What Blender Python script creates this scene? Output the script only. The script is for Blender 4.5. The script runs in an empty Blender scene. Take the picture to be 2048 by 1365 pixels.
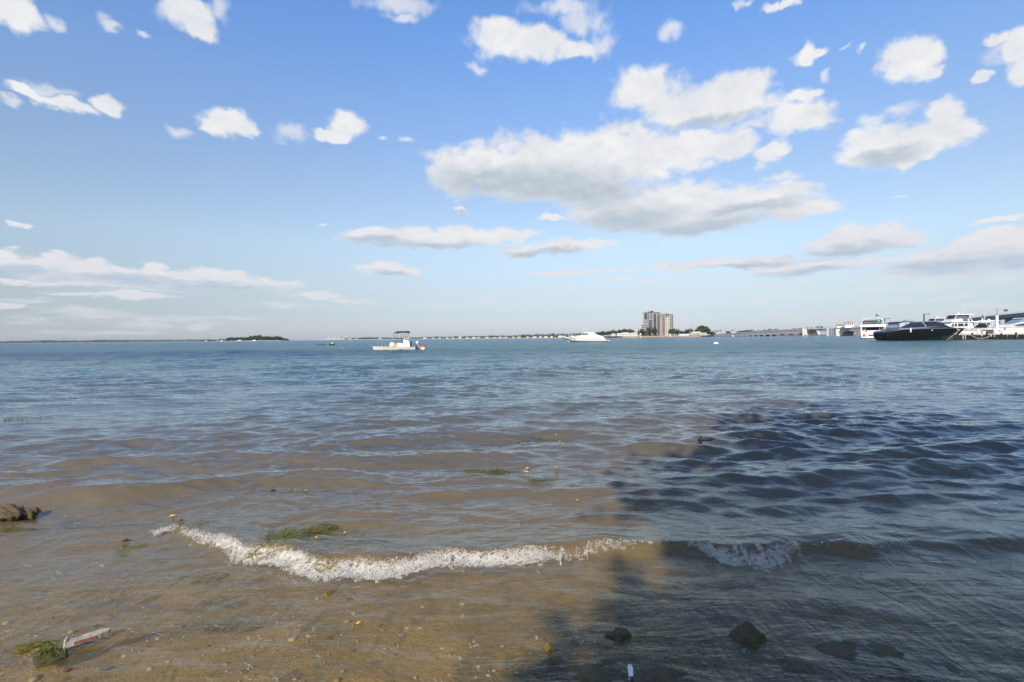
import bpy, bmesh, math, random
import numpy as np
from mathutils import Vector, Matrix

R = math.radians
scene = bpy.context.scene
COL = scene.collection

# ------------------------------------------------------------------ camera
H = 1.35                       # eye height above mean water level
FPX = 1024.0                   # focal length in pixels of the 2048 px wide photograph
cam_data = bpy.data.cameras.new("camera")
cam_data.sensor_width = 36.0
cam_data.lens = 18.0
cam_data.clip_start = 0.05
cam_data.clip_end = 40000.0
cam = bpy.data.objects.new("camera", cam_data)
COL.objects.link(cam)
PITCH, ROLL = R(0.36), R(0.556)
CR = Matrix.Rotation(R(90) - PITCH, 3, 'X') @ Matrix.Rotation(-ROLL, 3, 'Z')
cam.matrix_world = Matrix.Translation((0, 0, H)) @ CR.to_4x4()
scene.camera = cam


def ray(px, py):
    return CR @ Vector(((px - 1024.0) / FPX, -(py - 682.5) / FPX, -1.0))


def at(px, py, Y):
    """the point of the place at depth Y that stands on this line of sight"""
    r = ray(px, py)
    return Vector((0, 0, H)) + r * (Y / r.y)


def gnd(px, py, z=0.0):
    r = ray(px, py)
    return Vector((0, 0, H)) + r * ((z - H) / r.z)


def hor(px):
    """row of the true horizon at a column"""
    return 676.1 - 0.0097 * (px - 1024)


# ------------------------------------------------------------------ materials
def srgb(r, g, b):
    f = lambda c: c / 12.92 if c <= 0.04045 else ((c + 0.055) / 1.055) ** 2.4
    return (f(r / 255), f(g / 255), f(b / 255), 1)


class NT:
    """small helper round a node tree"""
    def __init__(self, tree):
        self.t = tree
        self.n = tree.nodes
        self.l = tree.links

    def new(self, kind, **kw):
        nd = self.n.new(kind)
        for k, v in kw.items():
            setattr(nd, k, v)
        return nd

    def put(self, sock, v):
        if isinstance(v, bpy.types.NodeSocket):
            self.l.new(v, sock)
        else:
            sock.default_value = v

    def math(self, op, a, b=0.0, c=0.0, clamp=False):
        nd = self.new('ShaderNodeMath', operation=op)
        nd.use_clamp = clamp
        for i, v in enumerate((a, b, c)):
            self.put(nd.inputs[i], v)
        return nd.outputs[0]

    def vmath(self, op, a, b=None, c=None):
        nd = self.new('ShaderNodeVectorMath', operation=op)
        self.put(nd.inputs[0], a)
        if b is not None:
            self.put(nd.inputs[1], b)
        if c is not None:
            self.put(nd.inputs[2], c)
        return nd.outputs['Value'] if op in ('LENGTH', 'DOT_PRODUCT', 'DISTANCE') else nd.outputs[0]

    def mapr(self, v, a, b, c=0.0, d=1.0, smooth=False):
        nd = self.new('ShaderNodeMapRange')
        nd.interpolation_type = 'SMOOTHSTEP' if smooth else 'LINEAR'
        nd.clamp = True
        for i, x in enumerate((v, a, b, c, d)):
            self.put(nd.inputs[i], x)
        return nd.outputs[0]

    def noise(self, vec, scale, detail=4.0, rough=0.55, dist=0.0, col=False):
        nd = self.new('ShaderNodeTexNoise')
        self.put(nd.inputs['Vector'], vec)
        nd.inputs['Scale'].default_value = scale
        nd.inputs['Detail'].default_value = detail
        nd.inputs['Roughness'].default_value = rough
        nd.inputs['Distortion'].default_value = dist
        return nd.outputs['Color'] if col else nd.outputs['Fac']

    def mix(self, f, a, b):
        nd = self.new('ShaderNodeMix', data_type='RGBA')
        self.put(nd.inputs[0], f)
        self.put(nd.inputs[6], a)
        self.put(nd.inputs[7], b)
        return nd.outputs[2]

    def ramp(self, f, stops):
        nd = self.new('ShaderNodeValToRGB')
        cr = nd.color_ramp
        while len(cr.elements) < len(stops):
            cr.elements.new(0.5)
        for e, (p, c) in zip(cr.elements, stops):
            e.position = p
            e.color = c if len(c) == 4 else (*c, 1)
        self.put(nd.inputs[0], f)
        return nd.outputs[0]

    def bump(self, h, dist, strength=1.0, normal=None):
        nd = self.new('ShaderNodeBump')
        nd.inputs['Distance'].default_value = dist
        self.put(nd.inputs['Strength'], strength)
        self.put(nd.inputs['Height'], h)
        if normal is not None:
            self.put(nd.inputs['Normal'], normal)
        return nd.outputs[0]


MATS = {}


def mat(name, c, rough=0.6, var=0.25, scale=3.0, metal=0.0, bump=0.0, spec=0.5, c2=None, sub=0.0):
    """a painted, wooden, leafy ... surface: base colour broken up by noise, optional relief"""
    if name in MATS:
        return MATS[name]
    m = bpy.data.materials.new(name)
    m.use_nodes = True
    t = NT(m.node_tree)
    p = t.n['Principled BSDF']
    co = t.new('ShaderNodeTexCoord').outputs['Object']
    nz = t.noise(co, scale, 5, 0.6)
    f = t.mapr(nz, 0.3, 0.7)
    a = (*[min(1, x * (1 + var * .4)) for x in c[:3]], 1)
    b = (*c2[:3], 1) if c2 else (*[x * (1 - var) for x in c[:3]], 1)
    t.put(p.inputs['Base Color'], t.mix(f, b, a))
    p.inputs['Roughness'].default_value = rough
    p.inputs['Metallic'].default_value = metal
    p.inputs['Specular IOR Level'].default_value = spec
    if bump:
        t.put(p.inputs['Normal'], t.bump(t.noise(co, scale * 3, 6, .65), bump))
    MATS[name] = m
    return m


def leafmat(name, dark, light, scale=0.6, trans=0.25):
    if name in MATS:
        return MATS[name]
    m = bpy.data.materials.new(name)
    m.use_nodes = True
    t = NT(m.node_tree)
    p = t.n['Principled BSDF']
    co = t.new('ShaderNodeTexCoord').outputs['Object']
    f = t.mapr(t.noise(co, scale, 4, .7), .35, .65)
    c = t.mix(f, (*dark, 1), (*light, 1))
    t.put(p.inputs['Base Color'], c)
    p.inputs['Roughness'].default_value = .6
    p.inputs['Specular IOR Level'].default_value = .25
    tr = t.new('ShaderNodeBsdfTranslucent')
    t.put(tr.inputs[0], c)
    mx = t.new('ShaderNodeMixShader')
    mx.inputs[0].default_value = trans
    t.l.new(p.outputs[0], mx.inputs[1])
    t.l.new(tr.outputs[0], mx.inputs[2])
    t.l.new(mx.outputs[0], t.n['Material Output'].inputs[0])
    MATS[name] = m
    return m


# ------------------------------------------------------------------ objects
def tag(o, label=None, cat=None, group=None, kind=None):
    if label:
        o['label'] = label
    if cat:
        o['category'] = cat
    if group:
        o['group'] = group
    if kind:
        o['kind'] = kind
    return o


def empty(name, loc, rz=0.0, label=None, cat=None, group=None):
    o = bpy.data.objects.new(name, None)
    o.empty_display_size = 0.2
    COL.objects.link(o)
    o.location = loc
    o.rotation_euler = (0, 0, rz)
    return tag(o, label, cat, group)


def copy_thing(o, parent=None):
    c = o.copy()
    COL.objects.link(c)
    if parent is not None:
        c.parent = parent
    for ch in list(o.children):
        copy_thing(ch, c)
    return c


def link_mesh(me, name, m, parent=None, smooth=False):
    o = bpy.data.objects.new(name, me)
    COL.objects.link(o)
    if m is not None:
        for x in (m if isinstance(m, (list, tuple)) else [m]):
            me.materials.append(x)
    if parent is not None:
        o.parent = parent
    if smooth:
        me.polygons.foreach_set('use_smooth', [True] * len(me.polygons))
    return o


def arr_mesh(name, V, F):
    """mesh from numpy arrays; F is n x 3 or n x 4"""
    me = bpy.data.meshes.new(name)
    V = np.ascontiguousarray(V, dtype=np.float32)
    F = np.ascontiguousarray(F, dtype=np.int32)
    k = F.shape[1]
    me.vertices.add(len(V))
    me.vertices.foreach_set('co', V.ravel())
    me.loops.add(F.size)
    me.loops.foreach_set('vertex_index', F.ravel())
    me.polygons.add(len(F))
    me.polygons.foreach_set('loop_start', np.arange(0, F.size, k, dtype=np.int32))
    me.update(calc_edges=True)
    return me


class MB:
    """collects shapes, then links them as one mesh object"""
    def __init__(self):
        self.v = []
        self.f = []

    def add(self, vs, fs):
        b = len(self.v)
        self.v += [tuple(p) for p in vs]
        self.f += [tuple(i + b for i in f) for f in fs]
        return self

    def box(self, x0, x1, y0, y1, z0, z1):
        vs = [(x, y, z) for z in (z0, z1) for y in (y0, y1) for x in (x0, x1)]
        return self.add(vs, [(0, 2, 3, 1), (4, 5, 7, 6), (0, 1, 5, 4), (2, 6, 7, 3), (0, 4, 6, 2), (1, 3, 7, 5)])

    def taper(self, x0, x1, y0, y1, z0, z1, i):
        """box whose top is drawn in by i"""
        vs = [(x0, y0, z0), (x1, y0, z0), (x1, y1, z0), (x0, y1, z0),
              (x0 + i, y0 + i, z1), (x1 - i, y0 + i, z1), (x1 - i, y1 - i, z1), (x0 + i, y1 - i, z1)]
        return self.add(vs, [(3, 2, 1, 0), (4, 5, 6, 7), (0, 1, 5, 4), (1, 2, 6, 5), (2, 3, 7, 6), (3, 0, 4, 7)])

    def tube(self, pts, rad, n=6):
        pts = [Vector(p) for p in pts]
        rr = rad if isinstance(rad, (list, tuple)) else [rad] * len(pts)
        vs, fs = [], []
        for i, p in enumerate(pts):
            d = (pts[min(i + 1, len(pts) - 1)] - pts[max(i - 1, 0)]).normalized()
            u = d.cross(Vector((0, 0, 1)))
            if u.length < 1e-3:
                u = Vector((1, 0, 0))
            u.normalize()
            w = d.cross(u)
            for k in range(n):
                a = 2 * math.pi * k / n
                vs.append(p + (u * math.cos(a) + w * math.sin(a)) * rr[i])
        for i in range(len(pts) - 1):
            for k in range(n):
                a, b = i * n + k, i * n + (k + 1) % n
                fs.append((a, b, b + n, a + n))
        fs.append(tuple(range(n - 1, -1, -1)))
        fs.append(tuple(range((len(pts) - 1) * n, len(pts) * n)))
        return self.add(vs, fs)

    def lathe(self, prof, c=(0, 0, 0), n=12):
        """prof: (radius, z) from bottom to top"""
        vs, fs = [], []
        for r, z in prof:
            for k in range(n):
                a = 2 * math.pi * k / n
                vs.append((c[0] + r * math.cos(a), c[1] + r * math.sin(a), c[2] + z))
        for i in range(len(prof) - 1):
            for k in range(n):
                a, b = i * n + k, i * n + (k + 1) % n
                fs.append((a, b, b + n, a + n))
        fs.append(tuple(range(n - 1, -1, -1)))
        fs.append(tuple(range((len(prof) - 1) * n, len(prof) * n)))
        return self.add(vs, fs)

    def ball(self, c, r, n=8, m=6):
        r = r if isinstance(r, (tuple, list)) else (r, r, r)
        vs, fs = [(c[0], c[1], c[2] - r[2])], []
        for i in range(1, m):
            t = math.pi * i / m
            for k in range(n):
                a = 2 * math.pi * k / n
                vs.append((c[0] + r[0] * math.sin(t) * math.cos(a), c[1] + r[1] * math.sin(t) * math.sin(a), c[2] - r[2] * math.cos(t)))
        vs.append((c[0], c[1], c[2] + r[2]))
        for k in range(n):
            fs.append((0, 1 + (k + 1) % n, 1 + k))
        for i in range(m - 2):
            for k in range(n):
                a, b = 1 + i * n + k, 1 + i * n + (k + 1) % n
                fs.append((a, b, b + n, a + n))
        L = len(vs) - 1
        s = 1 + (m - 2) * n
        for k in range(n):
            fs.append((s + k, s + (k + 1) % n, L))
        return self.add(vs, fs)

    def prism(self, pts, wid, off=0.0, y0=None):
        """side outline pts (x, z) given thickness across y; wid: half width, or a function of (x, z);
        y0: instead of both sides, a slab from y0 to y0 + off"""
        w = wid if callable(wid) else (lambda x, z: wid)
        n = len(pts)
        if y0 is None:
            vs = [(x, -w(x, z) - off, z) for x, z in pts] + [(x, w(x, z) + off, z) for x, z in pts]
        else:
            vs = [(x, y0, z) for x, z in pts] + [(x, y0 + off, z) for x, z in pts]
        fs = [tuple(range(n)), tuple(range(2 * n - 1, n - 1, -1))]
        for i in range(n):
            j = (i + 1) % n
            fs.append((i, i + n, j + n, j))
        return self.add(vs, fs)

    def loft(self, rings, caps=True, closed=True):
        n = len(rings[0])
        vs = [p for r in rings for p in r]
        fs = []
        for i in range(len(rings) - 1):
            for k in range(n if closed else n - 1):
                a, b = i * n + k, i * n + (k + 1) % n
                fs.append((a, b, b + n, a + n))
        if caps:
            fs.append(tuple(range(n - 1, -1, -1)))
            fs.append(tuple(range((len(rings) - 1) * n, len(rings) * n)))
        return self.add(vs, fs)

    def build(self, name, m, parent=None, smooth=False, loc=None, bevel=0.0):
        me = bpy.data.meshes.new(name)
        me.from_pydata(self.v, [], self.f)
        bm = bmesh.new()
        bm.from_mesh(me)
        bmesh.ops.recalc_face_normals(bm, faces=bm.faces)
        bm.to_mesh(me)
        bm.free()
        o = link_mesh(me, name, m, parent, smooth)
        if bevel:
            b = o.modifiers.new('bevel', 'BEVEL')
            b.width = bevel
            b.segments = 2
            b.limit_method = 'ANGLE'
        if loc is not None:
            o.location = loc
        return o


def flat_rand(n, seed):
    return np.random.default_rng(seed)


def crown_arrays(rng, ells, n, size, zmin=None):
    """leaf clumps: n small quads through the volume (mostly the outer shell) of the ellipsoids (cx,cy,cz,rx,ry,rz)"""
    ells = np.array(ells, float)
    vol = (ells[:, 3] * ells[:, 4] * ells[:, 5]) ** (2 / 3)
    pick = rng.choice(len(ells), n, p=vol / vol.sum())
    d = rng.normal(size=(n, 3))
    d /= np.linalg.norm(d, axis=1)[:, None]
    rad = rng.uniform(0.35, 1.0, n) ** 0.45 * rng.uniform(.85, 1.12, n)
    c = ells[pick, :3] + d * ells[pick, 3:] * rad[:, None]
    if zmin is not None:
        c = c[c[:, 2] > zmin]
        d = d[:len(c)]
        n = len(c)
    nrm = d + rng.normal(size=(n, 3)) * .7
    nrm /= np.linalg.norm(nrm, axis=1)[:, None]
    u = np.cross(nrm, rng.normal(size=(n, 3)))
    u /= np.linalg.norm(u, axis=1)[:, None]
    w = np.cross(nrm, u)
    s = size * rng.uniform(.5, 1.3, n)[:, None]
    a = rng.uniform(.5, 1, n)[:, None]
    V = np.stack([c - u * s, c - w * s * a * .7, c + u * s, c + w * s * a * .7], 1).reshape(-1, 3)
    F = np.arange(4 * n).reshape(n, 4)
    return V, F
# ------------------------------------------------------------------ sun and sky
SUN_EL = R(31)
SUN_AZ = math.atan2(-0.30, -0.95)           # behind the camera, a little to its left
SUN_DIR = Vector((math.sin(SUN_AZ) * math.cos(SUN_EL), math.cos(SUN_AZ) * math.cos(SUN_EL), math.sin(SUN_EL)))
sun_data = bpy.data.lights.new("sun", 'SUN')
sun_data.energy = 4.8
sun_data.angle = R(0.5)
sun_data.color = (1.0, 0.9, 0.76)
sun = bpy.data.objects.new("sun", sun_data)
COL.objects.link(sun)
sun.rotation_euler = SUN_DIR.to_track_quat('Z', 'Y').to_euler()
sun.location = (10, -20, 30)

scene.view_settings.view_transform = 'Standard'
scene.view_settings.look = 'None'
scene.view_settings.exposure = 0.45
scene.view_settings.gamma = 1
scene.view_settings.use_curve_mapping = False

world = bpy.data.worlds.new("World")
scene.world = world
world.use_nodes = True

# each puff of cloud: where it hangs in the sky, named here by the photograph's pixel in that direction,
# (x, y, half width, half height); solid cumulus first, thin torn wisps second
SOLID = [
 (960,330,95,50),(1100,325,150,66),(1235,318,150,72),(1360,303,120,46),(1455,293,62,24),(1080,375,150,36),(915,345,58,55),(1180,388,100,30),
 (1230,420,110,42),(1350,420,170,52),(1500,405,130,34),(1590,420,85,22),(1400,447,150,24),(1560,388,70,16),
 (1540,308,34,24),
 (1290,180,70,48),(1370,212,88,46),(1480,185,80,46),(1450,218,110,36),(1590,238,95,34),(1600,188,45,16),
 (1000,75,68,42),(1080,88,80,36),(1150,100,60,24),
 (1760,290,90,40),(1860,275,95,38),(1880,228,40,32),(1720,318,48,20),(1810,320,36,18),(1920,262,42,20),
 (1825,113,56,44),(1858,145,42,17),(1838,90,36,18),
 (1606,108,24,22),(1638,97,22,12),
 (2040,85,45,36),(2048,130,40,28),(1995,70,25,14),(1962,157,21,13),
 (1555,12,36,12),(25,28,50,42),(40,15,36,28),
 (375,25,52,42),(395,58,34,22),
 (140,205,50,17),(215,203,36,19),(60,183,46,14),
 (455,245,55,30),(430,252,40,18),(492,258,32,15),
 (690,250,40,32),(650,266,34,13),(685,275,28,12),
 (928,421,14,7),
 (750,478,68,16),(850,476,90,23),(950,475,80,20),(1020,470,55,13),(880,492,75,10),
 (1040,504,58,14),(1120,497,66,17),(1190,490,42,13),
 (775,540,62,18),(820,546,32,12),
 (20,522,55,20),(110,538,85,26),(200,552,85,26),(320,562,105,20),(430,563,105,22),(520,573,85,14),(130,570,60,9),(650,592,55,8),
 (12,611,34,9),(25,450,24,6),
 (1620,532,140,17),(1700,488,95,24),(1780,478,88,19),(1900,517,160,28),(2010,488,95,19),(2040,525,80,24),(1500,524,100,12),(1400,528,110,10),(1850,548,150,9),(30,560,50,8),(240,590,120,8),(330,575,90,9),(1990,470,70,12),(20,510,30,15),(115,520,36,17),(190,534,30,15),(318,540,28,15),(430,550,40,14),(470,556,28,12),(255,545,28,13),(1700,470,40,14),(1770,464,48,14),(1835,474,38,14),(1930,489,40,14),(2015,478,42,14),(1560,518,30,10),(760,462,30,12),(900,458,34,12),
 (2000,440,75,9),(1110,440,32,7),(1130,547,80,7)]
WISPY = [
 (1170,38,52,38),(1120,12,95,22),(1205,40,30,45),(1200,85,40,30),(1240,190,34,36),(1500,255,95,16),(1660,235,40,20),
 (1750,240,45,24),(1800,215,50,22),(1990,100,40,30),(1945,265,40,16),(1340,60,30,24),(1478,3,22,7),(340,30,34,26),(425,15,36,34),
 (800,14,80,26),(800,46,36,12),(950,130,24,16),(28,205,30,12),(100,172,60,12),(365,262,24,10),(585,262,32,20),(812,280,15,13),(775,275,14,6),
 (1560,355,45,11),(1690,97,14,6),(1735,100,12,9),(98,45,22,14),(210,52,30,10),(290,70,20,9),(640,452,20,5),(1795,390,24,5),(1655,145,12,12),
 (1400,523,90,9),(1560,562,90,7),(1750,606,90,6),(1900,596,120,7),(560,610,60,7),(200,632,90,13),(290,650,80,10),(400,654,60,8),(90,640,70,9),
 (980,604,60,5),(1322,480,8,6),(700,600,60,8),(480,640,50,8),(1240,540,90,7),(1990,560,90,9),(150,620,110,10),(330,640,110,9),(60,600,80,8),(1800,575,160,9),(1950,612,130,7),(1560,600,120,6),(900,610,90,5),(230,665,150,6),(1250,560,110,6)]


# shade under the thicker clouds, painted into the sky as grey ellipses
BASE_SHADE = [(1060,372,175,40),(965,362,95,34),(1170,385,120,36),(1255,440,120,26),(1400,455,160,17),(1500,420,90,14),(755,487,75,10),(880,493,110,9),(1050,509,60,7),(1120,507,70,8),(65,543,75,10),(250,563,120,11),(430,577,140,11),
         (150,578,70,6),(1690,503,120,13),(1900,530,180,19),(1620,545,160,9),(2035,522,70,22),(1500,530,100,7),(1780,312,75,17),(775,553,60,7),(1000,118,50,8),(1420,240,90,12),(928,427,14,5)]


def azel(px, py):
    d = ray(px, py).normalized()
    return math.atan2(d.x, d.y), math.asin(d.z)


def field_group(name, blobs, k=0.35):
    """union of soft ellipses of the sky (azimuth, elevation): 1 in their middles, 0 at their rims, negative outside"""
    g = bpy.data.node_groups.new(name, 'ShaderNodeTree')
    g.interface.new_socket('P', in_out='INPUT', socket_type='NodeSocketVector')
    g.interface.new_socket('F', in_out='OUTPUT', socket_type='NodeSocketFloat')
    t = NT(g)
    gi, go = t.new('NodeGroupInput'), t.new('NodeGroupOutput')
    acc = None
    for (x, y, rx, ry) in blobs:
        a, e = azel(x, y)
        a1, _ = azel(x + rx, y)
        _, e1 = azel(x, y - ry)
        sa, se = 1 / abs(a1 - a), 1 / abs(e1 - e)
        v = t.vmath('MULTIPLY_ADD', gi.outputs[0], (sa, se, 0), (-a * sa, -e * se, 0))
        L = t.vmath('LENGTH', v)
        acc = L if acc is None else t.math('SMOOTH_MIN', acc, L, k)
    t.l.new(t.math('SUBTRACT', 1.0, acc), go.inputs[0])
    return g


w = NT(world.node_tree)
bg = w.n['Background']
sky = w.new('ShaderNodeTexSky', sky_type='NISHITA')
sky.sun_disc = False
sky.sun_elevation = SUN_EL
sky.sun_rotation = SUN_AZ
sky.altitude = 0
sky.air_density = 1.0
sky.dust_density = 0.6
sky.ozone_density = 2.5
gen = w.new('ShaderNodeTexCoord').outputs['Generated']
dirn = w.vmath('NORMALIZE', gen)
sep = w.new('ShaderNodeSeparateXYZ')
w.l.new(dirn, sep.inputs[0])
az = w.math('ARCTAN2', sep.outputs[0], sep.outputs[1])
el = w.math('ARCSINE', sep.outputs[2])
comb = w.new('ShaderNodeCombineXYZ')
w.l.new(az, comb.inputs[0]); w.l.new(el, comb.inputs[1])
P0 = comb.outputs[0]
# finer, flatter texture for clouds lower down (they are farther off)
el2 = w.math('MULTIPLY', w.math('LOGARITHM', w.math('ADD', w.math('MAXIMUM', el, 0.0), 0.09), 2.718), 0.6)
combn = w.new('ShaderNodeCombineXYZ')
w.l.new(az, combn.inputs[0]); w.l.new(el2, combn.inputs[1])
PN = combn.outputs[0]
squash = w.mapr(el, 0.0, 0.3, 0.35, 1.0)           # vertical warp shrinks towards the horizon
cs = w.new('ShaderNodeCombineXYZ')
cs.inputs[0].default_value = 1.0
w.l.new(squash, cs.inputs[1])
SQ = cs.outputs[0]


def warp(p, pn):
    w1 = w.vmath('SUBTRACT', w.noise(pn, 9.0, 2, .5, col=True), (.5, .5, .5))
    w2 = w.vmath('SUBTRACT', w.noise(pn, 32.0, 3, .5, col=True), (.5, .5, .5))
    s = w.vmath('ADD', w.vmath('MULTIPLY', w1, (.055, .036, 0)), w.vmath('MULTIPLY', w2, (.036, .032, 0)))
    return w.vmath('ADD', p, w.vmath('MULTIPLY', s, SQ))


PW = warp(P0, PN)
fine = w.noise(PN, 25.0, 9, .57)
det = w.math('MULTIPLY_ADD', fine, 1.5, -0.74)
pn2 = w.vmath('ADD', PN, w.vmath('MULTIPLY', (0.004, 0.014, 0), SQ))
relief = w.math('MULTIPLY', w.math('SUBTRACT', w.noise(pn2, 25.0, 5, .57), fine), 0.8)  # lit and shaded sides of the puffs, painted from shifted noise
lowf = w.mapr(el, 0.02, 0.26)                       # distant clouds sink into the air
thin_c = w.mapr(w.noise(PN, 11.0, 5, .6), .38, .66)
lit_c = w.mix(lowf, (5.5, 5.5, 5.85, 1), w.mix(thin_c, (5.7, 5.85, 6.15, 1), (6.65, 6.65, 6.7, 1)))
shd_c = w.mix(lowf, (3.6, 4.25, 5.3, 1), (3.6, 4.15, 4.75, 1))
lowm = w.mapr(el, 0.0, 0.12, 0.66, 1.0)
# sky colour graded by elevation: less of the yellow glow that the model puts along the horizon, a bluer dome
tint = w.ramp(el, [(0.0, (0.335, 0.365, 0.515)), (0.045, (0.348, 0.352, 0.43)), (0.08, (0.436, 0.39, 0.402)), (0.177, (0.657, 0.578, 0.527)), (0.282, (0.703, 0.64, 0.608)), (0.434, (0.688, 0.733, 0.806)), (0.53, (0.604, 0.751, 0.921)), (1.0, (.56, .75, .98))])
skyc = w.vmath('MULTIPLY', w.vmath('MULTIPLY', sky.outputs[0], tint), (1.97, 1.95, 1.94))


def field(g, p):
    nd = w.new('ShaderNodeGroup')
    nd.node_tree = g
    w.l.new(p, nd.inputs[0])
    return nd.outputs[0]


def backdrop(color):
    b = w.new('ShaderNodeBackground')
    w.put(b.inputs['Color'], color)
    b.inputs['Strength'].default_value = 0.1
    return b.outputs[0]


def sector(k, a0, a1):
    """the clouds of one slice of the sky"""
    def inside(bs):
        r = []
        for b in bs:
            lo, _ = azel(b[0] - b[2] * 1.9 - 70, b[1])
            hi, _ = azel(b[0] + b[2] * 1.9 + 70, b[1])
            if hi > a0 and lo < a1:
                r.append(b)
        return r
    so, wi = inside(SOLID), inside(WISPY)
    F1 = field(field_group("solid_clouds_%d" % k, so), PW)
    F1u = field(field_group("cloud_base_shade_%d" % k, inside(BASE_SHADE)), PW)
    over = w.mapr(w.math('MULTIPLY_ADD', det, .4, F1u), -0.6, 0.75, 0, .92, True)
    calm = w.math('MULTIPLY', det, w.math('MULTIPLY_ADD', over, -0.6, 1.0))       # flat smooth bases, ragged tops
    m1 = w.mapr(w.math('ADD', w.math('MULTIPLY_ADD', F1, 1.15, .03), calm), -0.22, 0.48, 0, 1, True)
    F2 = field(field_group("wispy_clouds_%d" % k, wi, .2), PW)
    m2 = w.math('MULTIPLY', w.mapr(w.math('ADD', F2, w.math('MULTIPLY', det, 1.5)), -0.15, 1.0, 0, 1, True), 0.74)
    mask = w.math('MULTIPLY', w.math('MAXIMUM', m1, m2), lowm)
    shade = w.math('ADD', over, relief, clamp=True)  # cloud shading mixed into the sky colour
    return backdrop(w.mix(mask, skyc, w.mix(shade, lit_c, shd_c)))


def choose(f, a, b):
    nd = w.new('ShaderNodeMixShader')
    w.l.new(f, nd.inputs[0]); w.l.new(a, nd.inputs[1]); w.l.new(b, nd.inputs[2])
    return nd.outputs[0]


cuts = [azel(x, 400)[0] for x in (440, 1000, 1500)]
ends = [-2] + cuts + [2]
parts = [sector(k, ends[k], ends[k + 1]) for k in range(4)]
step = [w.math('GREATER_THAN', az, c) for c in cuts]
ahead = choose(step[1], choose(step[0], parts[0], parts[1]), choose(step[2], parts[2], parts[3]))
# scattered clouds over the rest of the sky
rest_m = w.math('MULTIPLY', w.mapr(w.noise(gen, 3.2, 7, .6), .54, .68, 0, .9, True), w.mapr(el, .66, .85))
rest = backdrop(w.mix(rest_m, skyc, lit_c))
in_view = w.math('MULTIPLY', w.math('LESS_THAN', el, .66), w.math('GREATER_THAN', sep.outputs[1], 0.0))
w.l.new(choose(in_view, rest, ahead), w.n['World Output'].inputs[0])
w.n.remove(bg)

world.cycles.sampling_method = 'NONE'
scene.cycles.max_bounces = 5
scene.cycles.diffuse_bounces = 2
scene.cycles.glossy_bounces = 2
scene.cycles.transparent_max_bounces = 12
scene.cycles.caustics_reflective = False
scene.cycles.caustics_refractive = False

# ------------------------------------------------------------------ waves
WR = np.random.default_rng(11)


def comps(n, l0, l1, spread, amp):
    lam = np.exp(WR.uniform(math.log(l0), math.log(l1), n))
    th = WR.normal(0, spread, n)
    return [(2 * math.pi / l * math.sin(t), 2 * math.pi / l * math.cos(t), WR.uniform(0, 6.28), a * l, l)
            for l, t, a in zip(lam, th, WR.uniform(.6, 1.2, n) * amp)]


LONG = comps(16, .8, 2.4, R(15), .0062)
MID = comps(26, .2, .7, R(19), .0118)
SHORT = comps(24, .07, .2, R(32), .0080)
SWELL = comps(10, 3.0, 9.0, R(22), .0042)

_cr = [(300,1064),(340,1064),(400,1072),(450,1088),(500,1106),(560,1114),(620,1126),(680,1132),(760,1128),(850,1122),(920,1116),(1000,1112),
       (1060,1108),(1120,1110),(1200,1104),(1290,1102),(1390,1104),(1440,1112),(1480,1114),(1520,1114),(1560,1108),(1600,1104),(1700,1102),(1840,1098),(2048,1090)]
_cp = [gnd(x, y) for x, y in _cr]
CRX = np.array([p.x for p in _cp]); CRY = np.array([p.y for p in _cp])
CH = np.array([.01,.03,.045,.05,.055,.055,.055,.055,.055,.06,.06,.06,.06,.055,.05,.045,.05,.055,.055,.055,.05,.045,.045,.04,.035])
_c2 = [(-400,1010),(0,1000),(250,1000),(500,968),(800,962),(1100,958),(1300,962),(1450,972),(1650,950),(1850,930),(2048,925),(2500,925)]
_cp2 = [gnd(x, y) for x, y in _c2]
C2X = np.array([p.x for p in _cp2]); C2Y = np.array([p.y for p in _cp2])


def lowf_noise(X, Y, s, seed):
    q = np.random.default_rng(seed)
    z = 0
    for _ in range(6):
        a = q.uniform(0, 6.28)
        k = s * q.uniform(.5, 1.6)
        z = z + np.sin(X * k * math.cos(a) + Y * k * math.sin(a) + q.uniform(0, 6.28))
    return z / 2.4


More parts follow.
